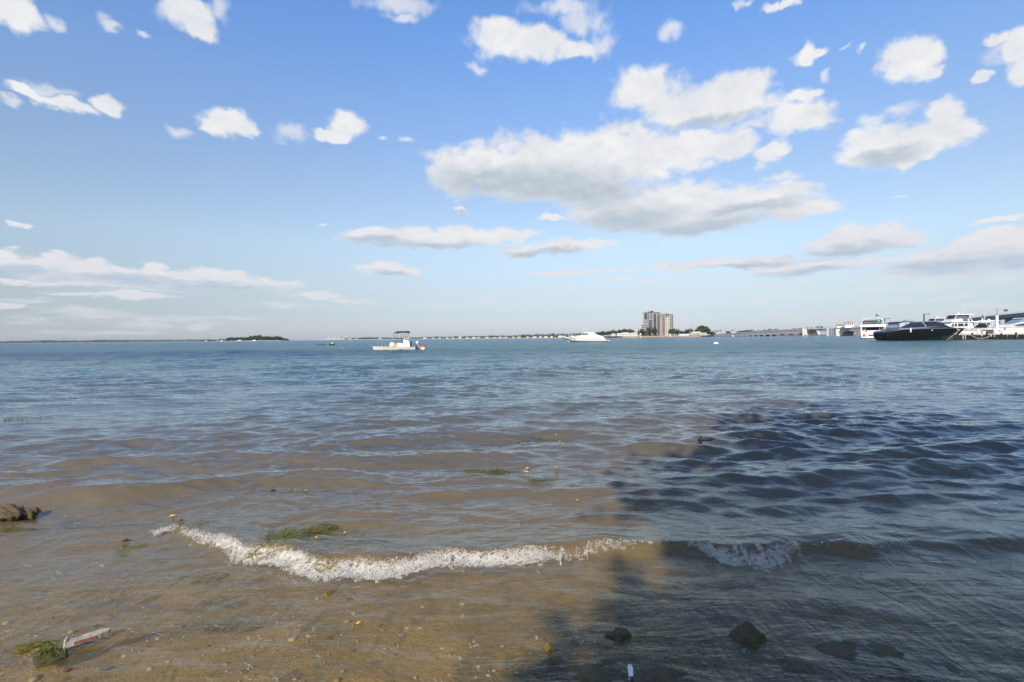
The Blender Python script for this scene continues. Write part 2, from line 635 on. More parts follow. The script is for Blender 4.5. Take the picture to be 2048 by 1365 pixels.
def waves(X, Y):
    X = np.asarray(X, float); Y = np.asarray(Y, float)
    n1, n2 = lowf_noise(X, Y, .55, 1), lowf_noise(X, Y, .55, 2)
    wx = X + .25 * n1 + .06 * lowf_noise(X, Y, 3.0, 3)
    wy = Y + .22 * n2 + .05 * lowf_noise(X, Y, 3.4, 4)
    shoal = np.clip((Y - 2.2) / 3.0, 0.12, 1.0)
    z = np.zeros_like(X)
    zl = 0
    for kx, ky, ph, a, l in SWELL:
        zl = zl + a * np.sin(kx * wx + ky * wy + ph)
    z += zl * np.clip((Y - 6) / 14, 0, 1)
    zl = 0
    for kx, ky, ph, a, l in LONG:
        zl = zl + a * np.sin(kx * wx + ky * wy + ph)
    zl = zl + 9.0 * zl * np.abs(zl)
    z += zl * shoal * np.clip(.75 + .4 * n1, .25, 1.3) * np.exp(-(Y / 150.0) ** 2)
    zl = 0
    for kx, ky, ph, a, l in MID:
        zl = zl + a * np.sin(kx * wx + ky * wy + ph) * np.exp(-(Y / (l * 110)) ** 2)
    z += (zl + 10 * zl * np.abs(zl)) * np.clip(shoal, .08, 1) * np.clip(.7 + .5 * n2, .15, 1.4)
    zl = 0
    for kx, ky, ph, a, l in SHORT:
        zl = zl + a * np.sin(kx * wx + ky * wy + ph) * np.exp(-(Y / (l * 90)) ** 2)
    z += zl * np.clip(shoal + .15, 0, 1) * np.clip(.6 + .6 * n1, .1, 1.4)
    # the wave that breaks, and the swell behind it
    jag = .03 * lowf_noise(X, Y * 0, 6.0, 7) + .015 * lowf_noise(X, Y * 0, 17.0, 8)
    d = Y - (np.interp(X, CRX, CRY) + jag + .02)
    hh = np.interp(X, CRX, CH) * (1 + .25 * lowf_noise(X, Y * 0, 9.0, 9))
    near = (Y > 0) & (Y < 9)
    z += np.where(near, hh * np.where(d < 0, np.exp(-(d / .075) ** 2), np.exp(-(d / .34) ** 2)), 0)
    d = Y - (np.interp(X, C2X, C2Y) + .10 * lowf_noise(X, Y * 0, 1.6, 12))
    h2 = .095 * np.clip(.8 + .5 * lowf_noise(X, Y * 0, .9, 13), .3, 1.3)
    z += np.where(near, h2 * np.where(d < 0, np.exp(-(d / .22) ** 2), np.exp(-(d / .5) ** 2)), 0)
    return z


def wz(x, y):
    return float(waves(np.array([x]), np.array([y]))[0])


# where broken water lies along the crest: column of the crest, density, depth front to crest (m), how far thrown forward (m)
FOAM = np.array([(306,.15,.05,.02),(318,.8,.11,.03),(350,.6,.10,.02),(400,.7,.08,.02),(450,.9,.10,.03),(500,1,.14,.05),(560,1,.17,.06),(620,1,.19,.08),
                 (680,1,.21,.11),(760,1,.19,.10),(850,1,.18,.09),(920,1,.17,.08),(1000,1,.17,.07),(1060,.9,.16,.06),(1100,.5,.13,.05),(1150,.42,.11,.05),
                 (1210,.35,.06,.01),(1260,.2,.04,.0),(1300,.12,.03,.0),(1330,.0,.03,.0),(1372,.05,.03,0),(1400,.8,.08,.03),(1430,1,.13,.08),(1460,1,.14,.08),
                 (1475,.8,.12,.06),(1500,1,.15,.10),(1530,1,.14,.09),(1560,.8,.12,.06),(1592,.5,.09,.02),(1605,.05,.04,0),(1700,.05,.05,0),(1780,.10,.06,.0),(1830,.14,.06,.02),(1845,.0,.05,0)])
_ft = np.linspace(300, 1850, 300)
_fr = np.interp(_ft, [a for a, _ in _cr], [b for _, b in _cr])
FOAMX = np.array([gnd(a, b).x for a, b in zip(_ft, _fr)])


def foam_at(X, Y):
    """how much broken water lies at a point: the breaking band, and old foam drawn out in trails before and behind it"""
    px = np.interp(X, FOAMX, _ft, left=300, right=1850)
    den, dep, fwd = (np.interp(px, FOAM[:, 0], FOAM[:, i]) for i in (1, 2, 3))
    dep = dep * np.where(px < 1320, .84, 1.0)
    jag = .03 * lowf_noise(X, X * 0, 6.0, 7) + .015 * lowf_noise(X, X * 0, 17.0, 8)
    jf = .02 * lowf_noise(X, X * 0, 38.0, 31) + .018 * lowf_noise(X, X * 0, 90.0, 32)
    d = Y - (np.interp(X, CRX, CRY) + jag - fwd)
    v = d / np.maximum(dep, .02) + .42
    band = .84 * den * np.clip((v + jf * 4) / .12, 0, 1) * np.clip((1.25 - v) / .6, 0, 1)
    wash = .42 * den * np.clip(1 - np.abs(v + .55) / .75, 0, 1) + .3 * den * np.clip(1 - np.abs(v - 1.6) / 1.2, 0, 1)
    lean = np.clip(X * .5, -1.2, 1.2)
    u, q_ = X + Y * lean * .0 , Y
    tr = lowf_noise(X * 5 + Y * 2.0 * np.sign(-X - .4), Y * 1.2, 1.6, 51) * .5 + .5 * lowf_noise(X, Y, 5.0, 52)
    old = np.clip(tr - .05, 0, 1) * .34 * np.clip((3.6 - Y) / 1.0, 0, 1) * np.clip((1.2 - X) / 1.5, .35, 1)
    far = np.clip(lowf_noise(X * .6, Y * 1.7, 1.3, 53) - .9, 0, 1) * .25 * np.clip((9 - Y) / 4, 0, 1)
    f = np.maximum(np.maximum(band, wash), np.maximum(old, far))
    return np.where((Y > .8) & (Y < 9), f, 0)


ys = [-3.0]
while ys[-1] < 12000:
    y = ys[-1]
    if y < 1.5:
        st = .06
    elif y < 5.5:
        st = .014
    elif y < 16:
        st = .014 + (y - 5.5) * .006
    elif y < 60:
        st = .077 + (y - 16) * .014
    else:
        st = .69 + (y - 60) * .05
    ys.append(y + st)
ys = np.array(ys)
NX = 1000
def spread(s, inner, outer):
    """fine columns over the water ahead, widening ones out to the sides"""
    a = np.abs(s)[None, :]
    k = .88
    x = np.where(a <= k, a / k * inner[:, None], inner[:, None] + (outer - inner)[:, None] * ((a - k) / (1 - k)) ** 1.6)
    return np.sign(s)[None, :] * x
s = np.linspace(-1, 1, NX)
yp = np.maximum(ys, 0)
X = spread(s, 1.12 * yp + 4.5, 4.0 * yp + 60.0)
Y = np.repeat(ys[:, None], NX, 1)
Z = waves(X, Y)
NR = len(ys)
V = np.stack([X, Y, Z], -1).reshape(-1, 3)
ii = (np.arange(NR - 1)[:, None] * NX + np.arange(NX - 1)[None, :]).ravel()
F = np.stack([ii, ii + 1, ii + 1 + NX, ii + NX], 1)

wm = bpy.data.materials.new("bay_water")
wm.use_nodes = True
t = NT(wm.node_tree)
t.n.remove(t.n['Principled BSDF'])
pos = t.new('ShaderNodeNewGeometry').outputs['Position']
sp = t.new('ShaderNodeSeparateXYZ'); t.l.new(pos, sp.inputs[0])
px_, py_ = sp.outputs[0], sp.outputs[1]
# ripples too small for the mesh
def scaled(v, s, rot=0.0):
    mp = t.new('ShaderNodeMapping')
    t.l.new(v, mp.inputs[0])
    mp.inputs['Scale'].default_value = s
    mp.inputs['Rotation'].default_value = (0, 0, rot)
    return mp.outputs[0]
near = t.mapr(py_, 2.0, 9.0, 1.0, 0.0, True)
b_far = t.bump(t.noise(scaled(pos, (.28, .85, 1)), 1.0, 6, .62), .85, t.mapr(py_, 12, 60, 0.0, 1.0, True))
b_mid = t.bump(t.noise(scaled(pos, (1.3, 3.2, 1), R(8)), 1.0, 5, .6, .4), .11, t.mapr(py_, 3, 25, .3, 1.0), b_far)
streak_a = t.noise(scaled(pos, (13, 3.2, 1), R(24)), 1.0, 5, .6, .6)
streak_b = t.noise(scaled(pos, (12, 3.0, 1), R(-24)), 1.0, 5, .6, .6)
side = t.mapr(px_, -1.2, 1.2, 0, 1, True)
mxs = t.new('ShaderNodeMix', data_type='FLOAT')
t.put(mxs.inputs[0], side); t.put(mxs.inputs[2], streak_a); t.put(mxs.inputs[3], streak_b)
b_str = t.bump(mxs.outputs[0], .0125, t.mapr(py_, 2.4, 7.5, 1.0, 0.12, True), b_mid)
b_fin = t.bump(t.noise(scaled(pos, (16, 40, 1), R(-6)), 1.0, 3, .6, .3), .0022, t.mapr(py_, 2, 12, .5, .0), b_str)
# colour of the water itself: stirred sand by the shore, green over the flats, blue over seagrass beds and depth
wob = t.math('MULTIPLY_ADD', t.noise(scaled(pos, (.12, .3, 1)), 1.0, 4, .6), 0.9, 0.55)
dd = t.math('MULTIPLY', py_, wob)
fcol = t.math('DIVIDE', dd, t.math('ADD', dd, 22.0))
turb = t.ramp(fcol, [(0.0, (.235, .17, .07)), (.10, (.205, .15, .07)), (.145, (.16, .124, .072)), (.22, (.098, .084, .062)), (.34, (.064, .068, .058)), (.50, (.05, .082, .074)), (.68, (.045, .10, .098)), (.85, (.034, .085, .098)), (1.0, (.014, .045, .08))])
beds = t.mapr(t.noise(scaled(pos, (.008, .03, 1)), 1.0, 4, .6), .5, .62)
leftside = t.mapr(px_, -25, 10, 1.0, .12, True)
bedband = t.math('MULTIPLY', t.mapr(py_, 30, 44), t.mapr(py_, 75, 58))
blue = t.math('MULTIPLY', t.math('MAXIMUM', t.math('MULTIPLY', bedband, leftside), t.math('MULTIPLY', beds, t.mapr(py_, 45, 90, 0, .5))), .9)
turb = t.mix(blue, turb, (.008, .035, .085, 1))
clear = t.ramp(t.mapr(py_, 0, 12), [(0.0, (1,) * 3), (.16, (.86,) * 3), (.21, (.72,) * 3), (.235, (.62,) * 3), (.30, (.40,) * 3), (.45, (.18,) * 3), (.7, (.05,) * 3), (1.0, (0,) * 3)])
silt = t.mapr(t.noise(scaled(pos, (1.1, 2.2, 1)), 1.0, 5, .65, .8), .3, .75, .78, 1.12)
clear = t.math('MULTIPLY', clear, silt, clamp=True)
dif = t.new('ShaderNodeBsdfDiffuse'); t.put(dif.inputs[0], turb)
tra = t.new('ShaderNodeBsdfTransparent'); tra.inputs[0].default_value = (.925, .895, .74, 1)
m1_ = t.new('ShaderNodeMixShader')
t.put(m1_.inputs[0], clear); t.l.new(dif.outputs[0], m1_.inputs[1]); t.l.new(tra.outputs[0], m1_.inputs[2])
glo = t.new('ShaderNodeBsdfGlossy'); glo.inputs[0].default_value = (.86, .95, 1.0, 1)
t.put(glo.inputs['Roughness'], t.mapr(py_, 3, 90, .03, .16))
t.put(glo.inputs['Normal'], b_fin)
# how much the surface mirrors at each slant, the same from above as for the light that passes down through it
inc = t.new('ShaderNodeNewGeometry').outputs['Incoming']
cs_ = t.math('ABSOLUTE', t.vmath('DOT_PRODUCT', inc, b_fin))
fre = t.math('MULTIPLY_ADD', t.math('POWER', t.math('SUBTRACT', 1.0, cs_, clamp=True), 5.0), .97, t.mapr(py_, 2.5, 7.0, .022, .05))
m2_ = t.new('ShaderNodeMixShader')
t.put(m2_.inputs[0], fre); t.l.new(m1_.outputs[0], m2_.inputs[1]); t.l.new(glo.outputs[0], m2_.inputs[2])
# lacy film of bubbles where the water is broken
fa = t.new('ShaderNodeAttribute'); fa.attribute_name = 'foam'
fam = fa.outputs['Fac']
wv = t.vmath('ADD', pos, t.vmath('MULTIPLY', t.vmath('SUBTRACT', t.noise(pos, 9, 3, .6, col=True), (.5, .5, .5)), (.10, .07, 0)))
def ridge(sc):
    return t.math('SUBTRACT', 1.0, t.math('MULTIPLY', t.math('ABSOLUTE', t.math('SUBTRACT', t.noise(wv, sc, 2, .5), .5)), 5.5))
lace = t.math('MAXIMUM', ridge(17), t.math('MULTIPLY', ridge(41), .92))
fmask = t.math('MULTIPLY', t.mapr(t.math('ADD', t.math('MULTIPLY', lace, .75), t.math('MULTIPLY', fam, .95)), .92, 1.5, 0, 1, True), t.mapr(fam, .02, .2, 0, .64))
fd = t.new('ShaderNodeBsdfDiffuse'); fd.inputs[0].default_value = (.62, .60, .56, 1)
m3_ = t.new('ShaderNodeMixShader')
t.l.new(fmask, m3_.inputs[0]); t.l.new(m2_.outputs[0], m3_.inputs[1]); t.l.new(fd.outputs[0], m3_.inputs[2])
out = t.n['Material Output']
t.l.new(m3_.outputs[0], out.inputs[0])
water = link_mesh(arr_mesh('water', V, F), 'water', wm, None, True)
tag(water, kind='structure')
_at = water.data.attributes.new('foam', 'FLOAT', 'POINT')
_at.data.foreach_set('value', foam_at(X.ravel(), Y.ravel()).astype(np.float32))
FXY = (X, Y)
del V, F, Z, ii

# ------------------------------------------------------------------ sea bed and shore: one sheet to the horizon
def bed_z(X, Y):
    z = np.interp(Y, [-60, -6, -2.5, .6, 2, 4, 10, 30, 90, 500, 14000], [1.2, .9, .55, .0, -.075, -.16, -.42, -1.2, -2.4, -4, -6])
    f = np.clip(1 - np.abs(Y - 2) / 7, 0, 1)
    z = z + f * (.016 * lowf_noise(X, Y, 5, 21) + .008 * lowf_noise(X, Y, 16, 22))
    rocky = np.clip((X + .1 * Y + .1) / 1.2, 0, 1) * np.clip((3.0 - Y) / .8, 0, 1) * np.clip(Y + 1, 0, 1)
    z = z + rocky * (.018 * lowf_noise(X, Y, 24, 23) + .012 * lowf_noise(X, Y, 50, 24) - .004)
    return z


ys = np.concatenate([np.linspace(-60, -3, 30), np.linspace(-2.9, 1.3, 90), np.linspace(1.32, 5, 240), np.linspace(5.1, 16, 70), np.geomspace(17, 13000, 50)])
NX = 420
s = np.linspace(-1, 1, NX)
yp = np.maximum(ys, 0)
X = spread(s, 1.2 * yp + np.interp(ys, [-60, -3, 1, 5], [60, 9, 4.5, 4.5]), 4.0 * yp + 75.0)
Y = np.repeat(ys[:, None], NX, 1)
V = np.stack([X, Y, bed_z(X, Y)], -1).reshape(-1, 3)
ii = (np.arange(len(ys) - 1)[:, None] * NX + np.arange(NX - 1)[None, :]).ravel()
F = np.stack([ii, ii + 1, ii + 1 + NX, ii + NX], 1)
bmt = bpy.data.materials.new("sea_bed_sand")
bmt.use_nodes = True
t = NT(bmt.node_tree)
p = t.n['Principled BSDF']
pos = t.new('ShaderNodeNewGeometry').outputs['Position']
sp = t.new('ShaderNodeSeparateXYZ'); t.l.new(pos, sp.inputs[0])
sand = t.mix(t.mapr(t.noise(pos, 2.2, 6, .65), .3, .7), (.28, .185, .058, 1), (.45, .305, .108, 1))
grain = t.noise(pos, 60, 5, .75)
sand = t.mix(t.mapr(grain, .44, .68, 0, .55), sand, (.22, .13, .045, 1))
rockm = t.math('MULTIPLY', t.mapr(t.math('MULTIPLY_ADD', sp.outputs[1], .1, sp.outputs[0]), -.25, .7), t.mapr(sp.outputs[1], 3.1, 2.3))
alg = t.mapr(t.noise(pos, 6.0, 9, .72, .8), .50, .62)
alg = t.math('ADD', t.math('MULTIPLY', alg, .85), t.math('MULTIPLY', rockm, t.mapr(t.noise(pos, 11, 7, .7), .38, .58)), clamp=True)
algc = t.mix(t.noise(pos, 17, 5, .7), (.05, .05, .014, 1), (.20, .155, .05, 1))
t.put(p.inputs['Base Color'], t.mix(alg, sand, algc))
p.inputs['Roughness'].default_value = .8
t.put(p.inputs['Normal'], t.bump(t.noise(pos, 26, 8, .7), .02))
bed = link_mesh(arr_mesh('seabed', V, F), 'seabed', bmt, None, True)
tag(bed, kind='structure')
del V, F, X, Y, ii

# ------------------------------------------------------------------ trees on the bank behind the camera: their shade lies on the water
def shade_tree(x, y, h, ells, seed, label):
    z0 = float(bed_z(np.array([x]), np.array([y]))[0])
    root = empty('shade_tree', (x, y, z0 - .05), 0, label, 'tree', 'shade trees on the bank')
    rng = np.random.default_rng(seed)
    mb = MB()
    mb.tube([(0, 0, 0), (.1, 0, h * .25), (-.05, .1, h * .45), (.05, .05, h * .7)], [.26, .2, .16, .06], 8)
    for cx, cy, cz, rx, ry, rz in ells:
        mb.tube([(0, 0, h * .35), (cx * .5, cy * .5, h * .35 + (cz - h * .35) * .6), (cx, cy, cz)], [.12, .07, .03], 6)
    mb.build('trunk', mat('bark', (.16, .12, .09), .9, .4, 4, bump=.03), root)
    V, F = crown_arrays(rng, ells, int(300 * sum(e[3] ** 2 * 1.6 for e in ells)), .12)
    link_mesh(arr_mesh('crown', V, F), 'crown', leafmat('shade_leaves', (.03, .06, .015), (.07, .11, .03)), root)
    return root


_k = 1 / math.tan(SUN_EL)
# each tree: height, crown height, and where the shade of each bough of its crown falls (x, y, radius)
for i, (h, ch, lobes) in enumerate([
        (7.2, 6.0, [(3.1, 2.7, 2.0), (.7, 1.1, 1.1), (1.3, 2.4, .85), (.75, 1.9, .75), (2.1, 4.4, 1.35), (4.2, 5.8, 1.9), (4.5, 7.3, 1.5), (3.3, 4.9, 1.6), (5.6, 4.9, 1.6), (2.6, 3.5, 1.5), (4.2, 3.0, 1.5), (3.3, .3, 2.0), (5.2, 3.6, 1.8)]),
        (8.8, 7.3, [(8.0, 5.0, 2.9), (6.6, 3.2, 2.0), (7.6, 7.6, 2.0), (10.2, 6.8, 2.2), (7.0, 9.0, 1.7), (9.4, 9.4, 2.0), (9.8, 3.4, 2.2)]),
        (9.8, 8.2, [(13.6, 7.0, 3.2), (12.0, 9.0, 2.2), (15.6, 9.2, 2.6), (16.4, 6.6, 2.6)]),
        (7.0, 5.8, [(6.2, .4, 2.0), (5.0, -1.5, 2.2), (8.2, .8, 2.2)])]):
    gx, gy = lobes[0][:2]
    x = gx + SUN_DIR.x / math.cos(SUN_EL) * ch * _k
    y = gy + SUN_DIR.y / math.cos(SUN_EL) * ch * _k
    rr = random.Random(i)
    ells = [(a - gx, b - gy, ch - .9 + rr.uniform(-.12, .12), r, r, r * .55) for a, b, r in lobes]
    shade_tree(x, y, h, ells, 40 + i, ['smaller broad shade tree on the bank by the shore', 'taller leafy shade tree on the bank', 'tallest spreading shade tree far along the bank', 'low shade tree standing back on the bank'][i])
# ------------------------------------------------------------------ foam of the breaking wave
foam_m = bpy.data.materials.new("foam_bubbles")
foam_m.use_nodes = True
t = NT(foam_m.node_tree)
p = t.n['Principled BSDF']
p.inputs['Base Color'].default_value = (.74, .73, .70, 1)
p.inputs['Roughness'].default_value = .2
tl = t.new('ShaderNodeBsdfTranslucent'); tl.inputs[0].default_value = (.78, .76, .72, 1)
m0 = t.new('ShaderNodeMixShader'); m0.inputs[0].default_value = .5
t.l.new(p.outputs[0], m0.inputs[1]); t.l.new(tl.outputs[0], m0.inputs[2])
tr = t.new('ShaderNodeBsdfTransparent')
mx = t.new('ShaderNodeMixShader'); mx.inputs[0].default_value = .5
mx.name = 'film'
t.l.new(m0.outputs[0], mx.inputs[1]); t.l.new(tr.outputs[0], mx.inputs[2])
t.l.new(mx.outputs[0], t.n['Material Output'].inputs[0])

_bm = bmesh.new()
bmesh.ops.create_icosphere(_bm, subdivisions=1, radius=1)
ICO_V = np.array([v.co[:] for v in _bm.verts]); ICO_F = np.array([[v.index for v in f.verts] for f in _bm.faces])
_bm.free()


def blobs_mesh(name, C, S):
    """one mesh of small balls: centres C (n,3), half sizes S (n,3)"""
    n = len(C)
    V = (C[:, None, :] + ICO_V[None] * S[:, None, :]).reshape(-1, 3)
    F = (ICO_F[None] + (np.arange(n) * len(ICO_V))[:, None, None]).reshape(-1, 3)
    return arr_mesh(name, V, F)


def build_foam():
    q = np.random.default_rng(5)
    # column, density, depth of the broken water from front to crest (m), how far it is thrown forward (m)
    prof = FOAM
    n0 = 420000
    px = q.uniform(300, 1850, n0)
    gx = np.array([0.0] * n0)
    # columns to X on the crest line
    tab = np.linspace(300, 1850, 300)
    rows = np.interp(tab, [a for a, _ in _cr], [b for _, b in _cr])
    tx = np.array([gnd(a, b).x for a, b in zip(tab, rows)])
    x = np.interp(px, tab, tx)
    dens, dep, fwd = (np.interp(px, prof[:, 0], prof[:, i]) for i in (1, 2, 3))
    v = q.beta(1.15, 1.5, n0)                        # 0 at the front edge, 1 at the crest
    jag = .03 * lowf_noise(x, x * 0, 6.0, 7) + .015 * lowf_noise(x, x * 0, 17.0, 8)
    jf = .02 * lowf_noise(x, x * 0, 38.0, 31) + .018 * lowf_noise(x, x * 0, 90.0, 32)
    y = np.interp(x, CRX, CRY) + jag - fwd + jf * (1 - v) + (v - .42) * dep
    lace = lambda sc, sd: np.clip(1 - 1.5 * np.abs(lowf_noise(x, y, sc, sd)), 0, 1) ** 1.5
    cl = np.maximum(lace(42, 33), .9 * lace(85, 34)) * np.clip(.75 + .5 * lowf_noise(x, y, 14, 36), .12, 1.2) + .25 * np.clip(lowf_noise(x, y, 30, 37), 0, 1)
    keep = q.uniform(0, 1, n0) < dens * np.clip(cl, .02, 1) * .3
    thin = 1 - np.clip((v - .62) / .38, 0, 1) * .75      # thins out up the face
    keep &= q.uniform(0, 1, n0) < thin
    x, y, v, cl = x[keep], y[keep], v[keep], cl[keep]
    n = len(x)
    x = x + q.normal(0, .006, n)
    z = waves(x, y)
    lift = np.clip(cl, 0, 1.4) * q.uniform(0, 1, n) ** 2 * .02 * (1 - .4 * v)
    r = np.exp(q.normal(math.log(.0015), .55, n))
    C = [np.stack([x, y, z + lift], 1)]
    S = [np.stack([r * q.uniform(.8, 1.5, n), r * q.uniform(.8, 1.3, n), r * q.uniform(.6, 1.1, n)], 1)]
    # drops flung ahead of the crest in ragged fingers
    for (cx, cy, reach, k) in [(1462,1108,.10,90),(1478,1110,.13,140),(1508,1108,.12,150),(1530,1110,.15,170),(1548,1108,.10,90),(1580,1100,.06,70),(1412,1106,.06,90),
                               (330,1066,.06,80),(700,1134,.05,60),(900,1120,.05,60),(1120,1112,.08,90),(1170,1108,.06,60)]:
        b = gnd(cx, cy)
        u = q.uniform(0, 1, k) ** .8
        bend = q.uniform(-.25, .3)
        X = b.x + bend * reach * u + q.normal(0, .008, k) * (1.2 - u)
        Y = b.y - .04 - reach * u + q.normal(0, .008, k)
        Z = waves(X, Y) + .045 * np.sin(u * 2.9) + q.normal(0, .006, k)
        rr = np.exp(q.normal(math.log(.003), .45, k)) * (1.15 - .5 * u)
        C.append(np.stack([X, Y, Z], 1)); S.append(np.stack([rr, rr, rr], 1))
    crest = tag(link_mesh(blobs_mesh('foam', np.concatenate(C), np.concatenate(S)), 'foam', foam_m, None, True), kind='stuff')
    C, S = [], []
    # flecks and streaks of old foam drifting in the shallows
    nf = 170
    fx = q.uniform(-60, 2048, nf); fy = 1120 + 245 * q.uniform(0, 1, nf) ** .8
    ok = (fx < 1000) | (q.uniform(0, 1, nf) < .35)
    g = [(gnd(a, b)) for a, b, o in zip(fx, fy, ok) if o]
    for b in g:
        k = int(q.integers(2, 26))
        L = q.uniform(.01, .07)
        lean = np.clip(-b.x * .55, -1.1, 1.1) + q.normal(0, .25)
        u = q.normal(0, .5, k)
        X = b.x + L * u * (-lean) * .9 + q.normal(0, .0035, k)
        Y = b.y + L * u * -1.0 + q.normal(0, .0035, k)
        X = b.x - L * u * lean + q.normal(0, .004, k)
        Y = b.y + L * u * .55 + q.normal(0, .004, k)
        rr = np.exp(q.normal(math.log(.0014), .4, k))
        C.append(np.stack([X, Y, waves(X, Y) + .001], 1)); S.append(np.stack([rr * 1.5, rr * 1.5, rr * .5], 1))
    # old flecks farther out
    for _ in range(150):
        b = gnd(q.uniform(-50, 2048), q.uniform(850, 1090))
        k = int(q.integers(1, 5))
        X = b.x + q.normal(0, .012, k); Y = b.y + q.normal(0, .012, k)
        rr = np.exp(q.normal(math.log(.003), .3, k))
        C.append(np.stack([X, Y, waves(X, Y) + .001], 1)); S.append(np.stack([rr * 1.3, rr * 1.3, rr * .5], 1))
    fm = foam_m.copy(); fm.name = 'thin_foam'
    fm.node_tree.nodes['film'].inputs[0].default_value = .66
    me = blobs_mesh('foam_flecks', np.concatenate(C), np.concatenate(S))
    return tag(link_mesh(me, 'foam_flecks', fm, None, True), kind='stuff')


build_foam()

# ------------------------------------------------------------------ stones, driftwood, weed and leaves
def lumpy(name, r, seed, amp=.34, f=2.6, sub=4, flat=.55):
    bm = bmesh.new()
    bmesh.ops.create_icosphere(bm, subdivisions=sub, radius=1)
    q = np.random.default_rng(seed)
    V = np.array([v.co[:] for v in bm.verts])
    D = np.zeros(len(V))
    for o in range(5):
        for _ in range(4):
            k = q.normal(size=3); k *= f * 1.9 ** o / np.linalg.norm(k)
            D += amp / 2.2 / 1.75 ** o * np.sin(V @ k + q.uniform(0, 6.28))
    V = V * (1 + D)[:, None] * np.array(r)[None]
    V[:, 2] = np.where(V[:, 2] < -flat * r[2], -flat * r[2], V[:, 2])
    for v, c in zip(bm.verts, V):
        v.co = c
    me = bpy.data.meshes.new(name)
    bm.to_mesh(me); bm.free()
    return me


def stonemat(name, stone, moss, amount=.5, rough=.75):
    if name in MATS:
        return MATS[name]
    m = bpy.data.materials.new(name); m.use_nodes = True
    t = NT(m.node_tree); p = t.n['Principled BSDF']
    co = t.new('ShaderNodeTexCoord').outputs['Object']
    nz = t.noise(co, 16, 8, .68)
    f = t.mapr(nz, .62 - amount * .25, .72 - amount * .25)
    base = t.mix(t.noise(co, 40, 6, .7), (*[c * .5 for c in stone], 1), (*[min(1, c * 1.35) for c in stone], 1))
    mo = t.mix(t.noise(co, 55, 4, .7), (*[c * .35 for c in moss], 1), (*[c * 1.5 for c in moss], 1))
    t.put(p.inputs['Base Color'], t.mix(f, base, mo))
    p.inputs['Roughness'].default_value = rough
    t.put(p.inputs['Normal'], t.bump(t.noise(co, 60, 7, .7), .02))
    MATS[name] = m
    return m


def stone(px, py, wpx, h, label, mt, seed, name='stone', sink=.3, group=None, depth=.8, cat='stone', rz=0.0):
    """a stone as wide as wpx pixels of the photograph where it lies, standing h metres proud of the water"""
    g = gnd(px, py)
    w2 = wpx / FPX * g.y / 2
    me = lumpy(name, (w2, w2 * depth, h), seed)
    o = link_mesh(me, name, mt, None, True)
    o.location = (g.x, g.y, h * (1 - sink) - h + wz(g.x, g.y) * .3)
    o.rotation_euler = (0, 0, rz)
    return tag(o, label, cat, group)


mossy = stonemat('mossy_stone', (.13, .085, .042), (.075, .075, .016), .5)
dark_st = stonemat('dark_mossy_stone', (.11, .085, .042), (.07, .07, .016), .5)
# the weedy rock at the left edge: a long back with a higher lump at its right end
g = gnd(22, 1040)
root = empty('shore_rock', (g.x, g.y, 0), R(4), 'brown and green weed-covered rock awash at the left edge', 'rock')
root.scale = (.9, .9, .8)
link_mesh(lumpy('rock_body', (.165, .11, .085), 61, .42, 3.2, 5), 'rock_body', mossy, root, True).location = (-.05, .0, .03)
link_mesh(lumpy('rock_lump', (.085, .07, .075), 62, .42, 3.2, 5), 'rock_lump', stonemat('weedy_rock', (.11, .07, .035), (.085, .08, .015), .7), root, True).location = (.10, .02, .04)
stone(1497, 1272, 58, .055, 'round dark mossy stone alone in the shaded shallows', dark_st, 63)
stone(1097, 1298, 17, .022, 'small yellow stone in the shallows beside dark weed', stonemat('yellow_stone', (.42, .30, .08), (.3, .22, .05), .2), 64, sink=.1)
stone(1211, 1285, 26, .020, 'pale grey green stone lying in the shaded shallows', stonemat('pale_stone', (.30, .27, .17), (.2, .2, .1), .2), 65, sink=.2)
for i, (px, py, wpx, h, lab) in enumerate([
        (1235, 1268, 50, .022, 'dark weedy stone behind the pale grey green stone'),
        (1195, 1345, 150, .036, 'broad dark weed-covered stone by the white scrap'),
        (1330, 1352, 110, .028, 'dark weedy stone right of the white scrap'),
        (1120, 1330, 70, .020, 'low dark stone below the small yellow stone'),
        (1570, 1335, 120, .022, 'low dark stone at the bottom of the photo right of centre'),
        (1700, 1300, 150, .020, 'long dark stone just breaking the surface in the shade'),
        (1400, 1205, 80, .014, 'flat dark stone awash below the splash'),
        (1880, 1345, 150, .020, 'dark stone near the bottom right corner')]):
    stone(px, py, wpx, h, lab, dark_st, 70 + i, sink=.35 if i == 0 else .95, depth=.7)


